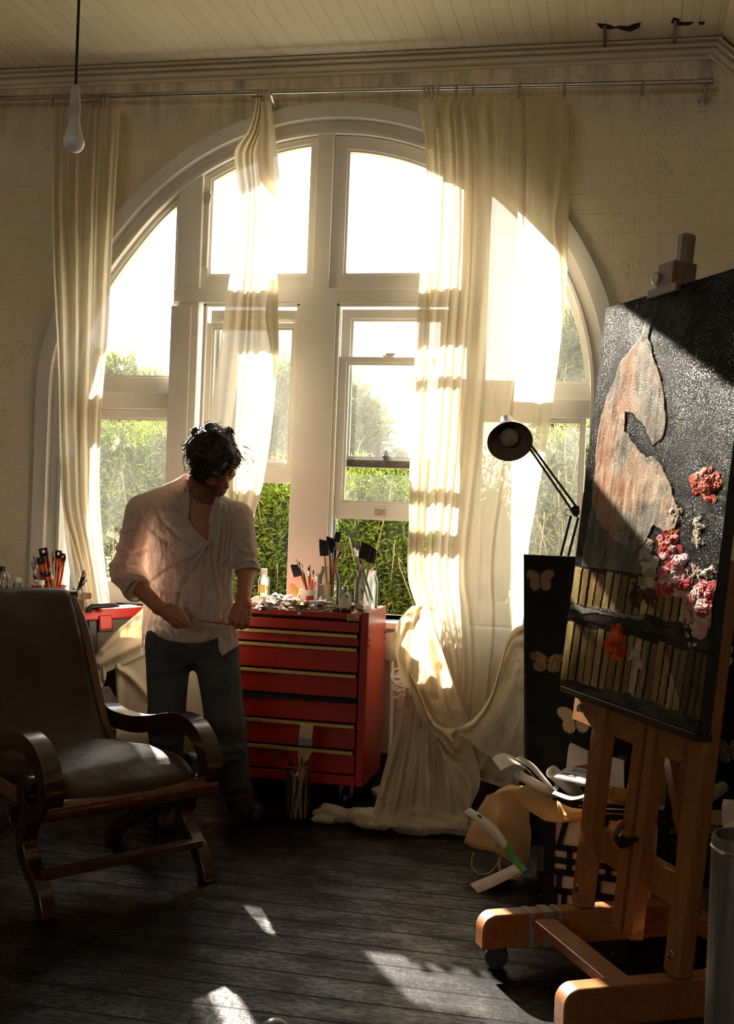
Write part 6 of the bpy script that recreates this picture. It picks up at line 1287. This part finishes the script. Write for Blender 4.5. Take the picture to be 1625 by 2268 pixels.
MB().grid(G).build('cloth_panel', M_CURT, cl_)
G = drape([(1010, 138, 170), (1100, 140, 176), (1180, 143, 190), (1260, 154, 205), (1345, 172, 218)], W-.115, [(.2, .03, .07, .1), (.5, .03, .07, .1), (.8, .03, .07, .1)], 60, 60)
MB().grid(G).build('back_fold', M_CURT, cl_)
G = drape([(209, 190, 240), (226, 188, 241), (240, 190, 244)], RY-.006, [(c, .02, .03, 0) for c in np.linspace(.05, .95, 7)], 70, 14, 0.); MB().grid(G).build('heading_tape', M_CURT, cl_)
x, z = rodz(214); MB().tube([(x-.055, RY-.032, z-.04), (x, RY-.036, z-.04), (x+.055, RY-.032, z-.04)], .004, 6).build('heading_cord', simple('grey cord', lin(120, 110, 100), .8), cl_)
cm = thing('curtain', PY(560, 600, W-.2), 'narrow cream curtain twisted and pulled aside before the left centre sash', 'curtain')
G = drape([(215, 568, 598), (250, 562, 603), (290, 548, 606), (335, 520, 606), (390, 524, 606), (450, 530, 607), (540, 520, 610), (650, 503, 615), (760, 488, 616), (860, 474, 610), (960, 462, 600), (1040, 462, 588), (1100, 470, 575), (1165, 480, 556)], W-.15, [(.12, .03, .05, .05), (.3, .05, .05, .1), (.42, .045, .03, .1), (.55, .04, .06, .12), (.8, .03, .06, .1), (.95, .03, .05, 0)], 100, 150, .004, ymod=lambda u, t: -.06*t)
MB().grid(G).build('cloth_panel', M_CURT, cm)
G = drape([(225, 578, 600), (270, 576, 606), (330, 572, 613), (400, 577, 620), (445, 618, 627)], W-.215, [(.3, .012, .2, 0), (.8, .01, .15, 0)], 40, 50, .003); MB().grid(G).build('turned_corner', M_CURT, cm)
G = drape([(620, 598, 616), (700, 588, 616), (780, 600, 618), (840, 606, 612)], W-.225, [(.5, .012, .3, 0)], 24, 40, .002); MB().grid(G).build('turned_edge', M_CURT, cm)
G = drape([(197, 568, 594), (206, 567, 597), (218, 568, 598)], RY-.008, [(c, .02, .07, 0) for c in (.1, .35, .6, .85)], 40, 12, 0.); MB().grid(G).build('heading_tape', M_CURT, cm)
x, z = rodz(582); MB().tube([(x-.03, RY-.032, z-.034), (x, RY-.036, z-.034), (x+.03, RY-.032, z-.034)], .004, 6).build('heading_cord', _mc['grey cord'], cm)
cr_ = thing('curtain', PY(1090, 800, W-.18), 'wide sheer cream curtain falling before the right half of the window', 'curtain')
fr = [(.02, .035, .02, 0), (.075, .03, .012, 0), (.13, .05, .03, .02), (.20, .03, .012, .01), (.25, .04, .022, .05), (.315, .025, .012, .03), (.36, .045, .035, .02), (.47, .015, .02, .01), (.69, .022, .012, .02), (.90, .02, .03, .0)]
G = drape([(213, 944, 1258), (240, 934, 1260), (300, 940, 1262), (420, 944, 1258), (600, 936, 1256), (800, 924, 1236), (950, 918, 1215), (1100, 908, 1190), (1200, 903, 1172), (1280, 903, 1166), (1345, 922, 1162), (1420, 945, 1150), (1500, 965, 1130), (1640, 950, 1120)], W-.14, fr, 200, 190, .006, ymod=lambda u, t: -.10*t*t)
MB().grid(G).build('cloth_panel', M_SHEER, cr_)
G = drape([(232, 926, 975), (258, 930, 968), (300, 938, 960), (330, 944, 958)], W-.20, [(.5, .02, .2, 0)], 30, 30, .004); MB().grid(G).build('turned_corner', M_CURT, cr_)
G = drape([(235, 1250, 1264), (300, 1247, 1270), (420, 1238, 1262), (500, 1228, 1258), (600, 1240, 1254), (720, 1246, 1250)], W-.175, [(.5, .015, .3, 0)], 24, 60, .003); MB().grid(G).build('turned_edge', M_CURT, cr_)
G = drape([(600, 930, 955), (800, 918, 948), (1000, 908, 940), (1150, 905, 938), (1260, 912, 940), (1345, 940, 965)], W-.205, [(.3, .02, .2, 0), (.8, .02, .15, 0)], 40, 90, .006); MB().grid(G).build('doubled_edge', M_SHEER, cr_)
for x in (948, 957, 966, 977, 1018, 1055, 1157, 1257): loop(x, cr_, .06)
# ------------------------------------------------------------------ drop cloth heaped below
dc = thing('drop_cloth', PZ(950, 1825, 0), 'heavy cream dust sheet knotted below the window and trailing on the floor', 'dust sheet')
M_D = M_DROP
fw_ = [([(903, 1530), (880, 1640), (850, 1740), (834, 1810)], .06, 8), ([(916, 1540), (898, 1660), (872, 1800)], .06, 8), ([(930, 1560), (918, 1680), (905, 1815)], .055, 9), ([(945, 1580), (945, 1700), (950, 1822)], .05, 10), ([(955, 1600), (985, 1700), (1000, 1820)], .05, 11), ([(965, 1640), (1010, 1730), (1028, 1815)], .04, 9), ([(1000, 1680), (1040, 1740), (1040, 1790)], .04, 9), ([(925, 1620), (910, 1720), (890, 1815)], -.03, 5), ([(970, 1650), (972, 1740), (975, 1820)], -.03, 6), ([(870, 1815), (930, 1800), (1020, 1818)], .03, 8)]
G = relief([(905, 1500), (892, 1560), (868, 1640), (846, 1720), (828, 1790), (815, 1828)], [(1010, 1560), (1040, 1640), (1060, 1700), (1062, 1740), (1042, 1790), (1032, 1838)], 5.33, fw_, 110, 110, .008, .03, 0., lambda X, Y: -.30*smoothstep(1560, 1830, Y)+.75*smoothstep(1740, 1826, Y)*fold_sum(X, Y, fw_)-.05*smoothstep(1800, 1838, Y)); dcl = MB().grid(G).build('hanging_skirt', M_D, dc)
UPX = [905, 930, 955, 975, 1010, 1050, 1085, 1105, 1122, 1140, 1166]; UPY = [1478, 1532, 1588, 1608, 1612, 1590, 1540, 1480, 1420, 1392, 1383]; LOX = [905, 930, 960, 1000, 1050, 1100, 1140, 1166]; LOY = [1506, 1605, 1664, 1694, 1724, 1740, 1752, 1700]
fs = [([(1152, 1398), (1118, 1500), (1070, 1590), (1010, 1655)], .06, 15), ([(1162, 1440), (1140, 1560), (1090, 1660), (1050, 1715)], .05, 16), ([(1166, 1540), (1150, 1640), (1130, 1740)], .04, 12), ([(915, 1510), (945, 1600), (1000, 1675), (1080, 1728)], .045, 9), ([(950, 1590), (985, 1640), (1040, 1690), (1110, 1725)], .035, 8), ([(972, 1606), (984, 1626), (1000, 1642)], .05, 7), ([(1005, 1612), (1000, 1640), (1012, 1660)], .04, 6), ([(1020, 1625), (1060, 1660), (1120, 1690)], -.03, 9)]
xs_ = np.linspace(905, 1166, 130); uy = smooth_line(np.stack([UPX, UPY], 1), 300); uy = np.interp(xs_, uy[:, 0], uy[:, 1]); ly = np.interp(xs_, LOX, LOY); vv_ = np.linspace(0, 1, 110); X2 = np.repeat(xs_[:, None], 110, 1); Y2 = uy[:, None]*(1-vv_)+ly[:, None]*vv_
D2 = 5.28-fold_sum(X2, Y2, fs)-.05*np.exp(-((Y2-uy[:, None]-10)/12)**2)-.010*fbm(np.stack([X2*.035, Y2*.02, 0*X2], -1), 1., 4)
m = MB().grid(CAM+(FW+RT*((X2-812.5)/FPX)[..., None]-UP*((Y2-1134.)/FPX)[..., None])*D2[..., None]); m.build('swag', M_D, dc)
kn = [([(930, 1350), (910, 1420), (915, 1500)], .06, 12), ([(935, 1345), (960, 1400), (985, 1480), (1010, 1560)], .07, 12), ([(900, 1380), (885, 1450), (905, 1530)], .05, 10), ([(945, 1420), (950, 1480), (965, 1540)], -.05, 12), ([(975, 1480), (985, 1560), (1000, 1620)], .04, 9)]
G = relief([(912, 1342), (884, 1372), (870, 1410), (878, 1460), (888, 1510), (905, 1560)], [(936, 1342), (952, 1375), (975, 1430), (1000, 1500), (1022, 1560), (1045, 1612)], 5.36, kn, 80, 90, .008, .04, .05); MB().grid(G).build('knotted_peak', M_DROP, dc)
tl_ = smooth_line([PZ(712, 1806, .03), PZ(760, 1800, .05), PZ(820, 1815, .045), PZ(880, 1822, .04), PZ(950, 1826, .035), PZ(1030, 1828, .03)], 30)
def tailf(P):
    Q = P*np.array([1, 1, 1.55]); d = 9.
    for k in range(0, 29): d = smin(d, seg_d(Q, tl_[k]*np.array([1, 1, 1.55]), tl_[k+1]*np.array([1, 1, 1.55]), .036+.012*math.sin(k*.7)+.0012*k, .036+.012*math.sin((k+1)*.7)+.0012*(k+1)), .02)
    d = smin(d, ell_d(Q, PZ(738, 1806, .03)*np.array([1, 1, 1.55]), (.085, .06, .05)), .03); s_ = P[..., 0]*.5+P[..., 1]*1.4+P[..., 2]*1.2
    return np.maximum(d+.012*fbm(P*np.array([.7, 1.6, 1.6]), 15., 3)+.008*np.sin(s_*70+3*vnoise(P, 9.)), -P[..., 2]+.001)
sdf_obj('floor_tail', tailf, tl_.min(0)-.14, tl_.max(0)+.14, .009, M_D, dc)
# ------------------------------------------------------------------ pendant bulb
pb = PD(163, 320, 4.3); top = np.array([pb[0], pb[1], CZ]); lampp = thing('pendant_light', top, 'bare white bulb on a dark flex from the ceiling, left of window', 'light'); S_ = 4.3/FPX
def pl_(y): 
    return np.array([pb[0], pb[1], pb[2]+(320-y)*S_])
MB().tube([top, pl_(190)], .0055, 8).build('flex', simple('dark braided flex', lin(44, 36, 32), .8), lampp)
MB().lathe([(.005, 0), (.014, -.012), (.019, -.05), (.021, -.09), (.02, -.098), (.021, -.10), (.021, -.115), (.0, -.115)], pl_(188), n=24).build('lampholder', simple('ivory bakelite', lin(196, 190, 176), .35), lampp)
MB().lathe([(.017, 0), (.019, -.02), (.026, -.055), (.037, -.088)], pl_(255), n=28, cap=False).build('bulb_base', simple('white bulb plastic', lin(206, 206, 200), .4), lampp)
MB().lathe([(.038, 0), (.0395, -.012), (.036, -.030), (.024, -.044), (.0, -.050)], pl_(308), n=28).build('bulb_globe', simple('opal bulb', lin(232, 232, 230), .25), lampp)
# ceiling hooks and scorch-like paint tears
def cz_(x, y): return PZ(x, y, CZ-.002)
for (x0, y0), (x1, y1), t in (((1339, 56), (1339, 100), 'flat dark metal strap bent from the ceiling near the right corner'), ((1495, 45), (1492, 94), 'pale metal strap on the ceiling close to the cornice end')):
    a, b = cz_(x0, y0), cz_(x1, y1); b[2] -= .012; tag(MB().beam(a, b, .014, .003, (1, 0, 0)).build('ceiling_strap', M_STEEL if x0 > 1400 else M_DARKW, smooth=False), t, 'metal strap')
M_TEAR = simple('bared black lath', lin(22, 18, 16), .9)
def tear(pts, label):
    P = [cz_(*p) for p in pts]; n = len(P); V = [p+np.array([0, 0, dz]) for dz in (-.0005, .001) for p in P]; tag(MB().add(V, [tuple(range(n)), tuple(reversed(range(n, 2*n)))]+[(i, (i+1) % n, n+(i+1) % n, n+i) for i in range(n)]).build('paint_tear', M_TEAR, smooth=False), label, 'paint tear', 'paint tears on the ceiling')
tear([(1321, 52), (1340, 54), (1352, 56), (1360, 60), (1371, 57), (1390, 59), (1402, 54), (1419, 50), (1416, 61), (1396, 70), (1378, 67), (1364, 62), (1352, 65), (1330, 63)], 'long ragged black tear in the ceiling paint beside the dark strap')
tear([(1485, 50), (1491, 39), (1506, 43), (1500, 47), (1512, 50), (1537, 49), (1527, 56), (1503, 57)], 'black tear in the ceiling paint behind the pale strap')
tear([(1546, 49), (1561, 49), (1557, 55), (1549, 55)], 'small black tear nearest the cornice corner')
# ------------------------------------------------------------------ anglepoise lamp
LD = 5.06
lp = lambda x, y, d=0.: PD(x, y, LD+d)
al = thing('desk_lamp', PD(1250, 1300, LD+.05), 'black sprung-arm desk lamp bent before the sheer curtain', 'lamp')
M_LAMP = simple('brown black lamp enamel', lin(44, 38, 32), .32, .0, var=.08); M_LIN = simple('lamp inside', lin(120, 106, 84), .4)
axis = nrm(lp(1132, 1012, -.20)-lp(1119, 935, .05)); top_ = lp(1121, 931, .06)
Hn = float(np.dot(lp(1131, 1003, -.09)-top_, axis))
px_m = LD/FPX
prof_l = [(0, 0), (.022, .0), (.029, .006), (.030, .012), (.031, .085), (.036, .092), (.050, .104), (.068, .122), (.083, .150), (.094, .185), (.0955, .188)]
k_ = 1.0; MB().lathe([(r_, z_) for r_, z_ in prof_l], top_, axis, n=40, cap=False).build('lamp_shade', M_LAMP, al, solid=.0015)
MB().lathe([(.026, .090), (.048, .108), (.065, .126), (.080, .152), (.0925, .186)], top_, axis, n=40, cap=False).build('shade_lining', M_LIN, al)
MB().lathe([(.014, .08), (.022, .105), (.037, .135), (.042, .152), (.036, .166), (.018, .174), (0, .176)], top_, axis, n=24).build('bulb', simple('frosted reflector bulb', lin(170, 160, 140), .15), al)
jt = lp(1272, 1134, .05); e1, e2 = lp(1166, 973, -.01), lp(1182, 1016, -.02)
for p, q, o in ((e1, lp(1280, 1128, .05), .0), (lp(1172, 992, -.01), lp(1266, 1130, .05), .0)): MB().tube([p, q], .0055, 8).build('upper_arm', M_LAMP, al)
for p, q in ((lp(1264, 1142, .05), lp(1226, 1290, .06)), (lp(1280, 1146, .05), lp(1243, 1290, .06))): MB().tube([p, q], .006, 8).build('lower_arm', M_LAMP, al)
MB().prism([(-.024, .012), (-.010, .026), (.018, .028), (.022, -.004), (.008, -.024), (-.008, -.014)], jt-FW*.012, RT, UP, FW*.026).build('elbow_joint', M_BLACKP, al, smooth=False, bevel=.003)
MB().tube([jt-RT*.022+UP*.01, jt-RT*.036+UP*.012, jt-RT*.044, jt-RT*.040-UP*.014, jt-RT*.024-UP*.016], .0022, 6).build('flex_loop', M_BLACKP, al)
MB().obox(lp(1163, 972, 0), RT*.016, UP*.012, FW*.012).obox(lp(1150, 968, 0), RT*.012, UP*.008, FW*.010).build('shade_joint', M_BLACKP, al, smooth=False, bevel=.003)
MB().tube([lp(1140, 945, .05), lp(1148, 955, .03), lp(1150, 965, .01)], .003, 6).build('shade_flex', M_BLACKP, al)
lb0 = lp(1235, 1300, .065); MB().lathe([(.012, 0), (.012, lb0[2]-.02)], (lb0[0], lb0[1], .02), n=12).lathe([(.10, 0), (.10, .018), (.02, .03)], (lb0[0], lb0[1], 0), n=28).build('floor_stand', M_LAMP, al)
# ------------------------------------------------------------------ white disc and cable on the wall by the chest
dp = PY(868, 1432, 5.66); ds = thing('round_fan_heater', dp, 'round white enamel heater head half hidden by the dust sheet', 'heater')
ax_ = nrm((-.25, -1., -.12)); MB().lathe([(.0, -.03), (.07, -.025), (.072, 0), (.07, .012), (.055, .022), (0, .030)], dp, ax_, n=36).build('dish', simple('white enamel', lin(214, 200, 186), .3, spots=(20., .72, lin(180, 110, 60))), ds)
MB().tube([dp+np.array([0, .02, -.06]), (dp[0]+.01, 5.66, .3), (dp[0]+.01, 5.66, .02)], .01, 8).lathe([(.08, 0), (.08, .015), (.02, .02)], (dp[0]+.01, 5.64, 0), n=24).build('stand', M_WHITEP, ds)
cb_ = []; c = PY(884, 1500, 5.50)
for k in range(90):
    a = k/90*2*PI*4.5; cb_.append(c+np.array([.034*math.cos(a)+.004*math.sin(k*.4), -.02+.0005*k, .028*math.sin(a)-.0004*k+.02*math.sin(k*.21)]))
cb_ += [c+np.array([-.02, .02, -.05]), c+np.array([-.035, .04, -.085]), c+np.array([-.025, .05, -.11]), np.array([c[0]+.03, 5.56, c[2]-.12]), np.array([c[0]+.03, 5.60, .01])]
tag(MB().tube(smooth_line(cb_, 260), .0038, 7).build('cable', M_WHITEP), 'coil of thin white cable beside the dust sheet', 'cable')
pf = thing('round_knob_post', PZ(608, 2480, 0), 'rounded grey knob of a short post poking up at the bottom edge', 'post'); q = PD(608, 2290, 2.6)
pf.location = Vector((q[0], q[1], 0)); MB().sphere((q[0], q[1], q[2]), .034, 20, 14).build('knob', simple('grey painted knob', lin(120, 114, 104), .35), pf); MB().lathe([(.05, 0), (.05, .02), (.014, .03), (.012, q[2]-.02)], (q[0], q[1], 0), n=20).build('stem', simple('grey painted knob', lin(120, 114, 104), .35), pf)
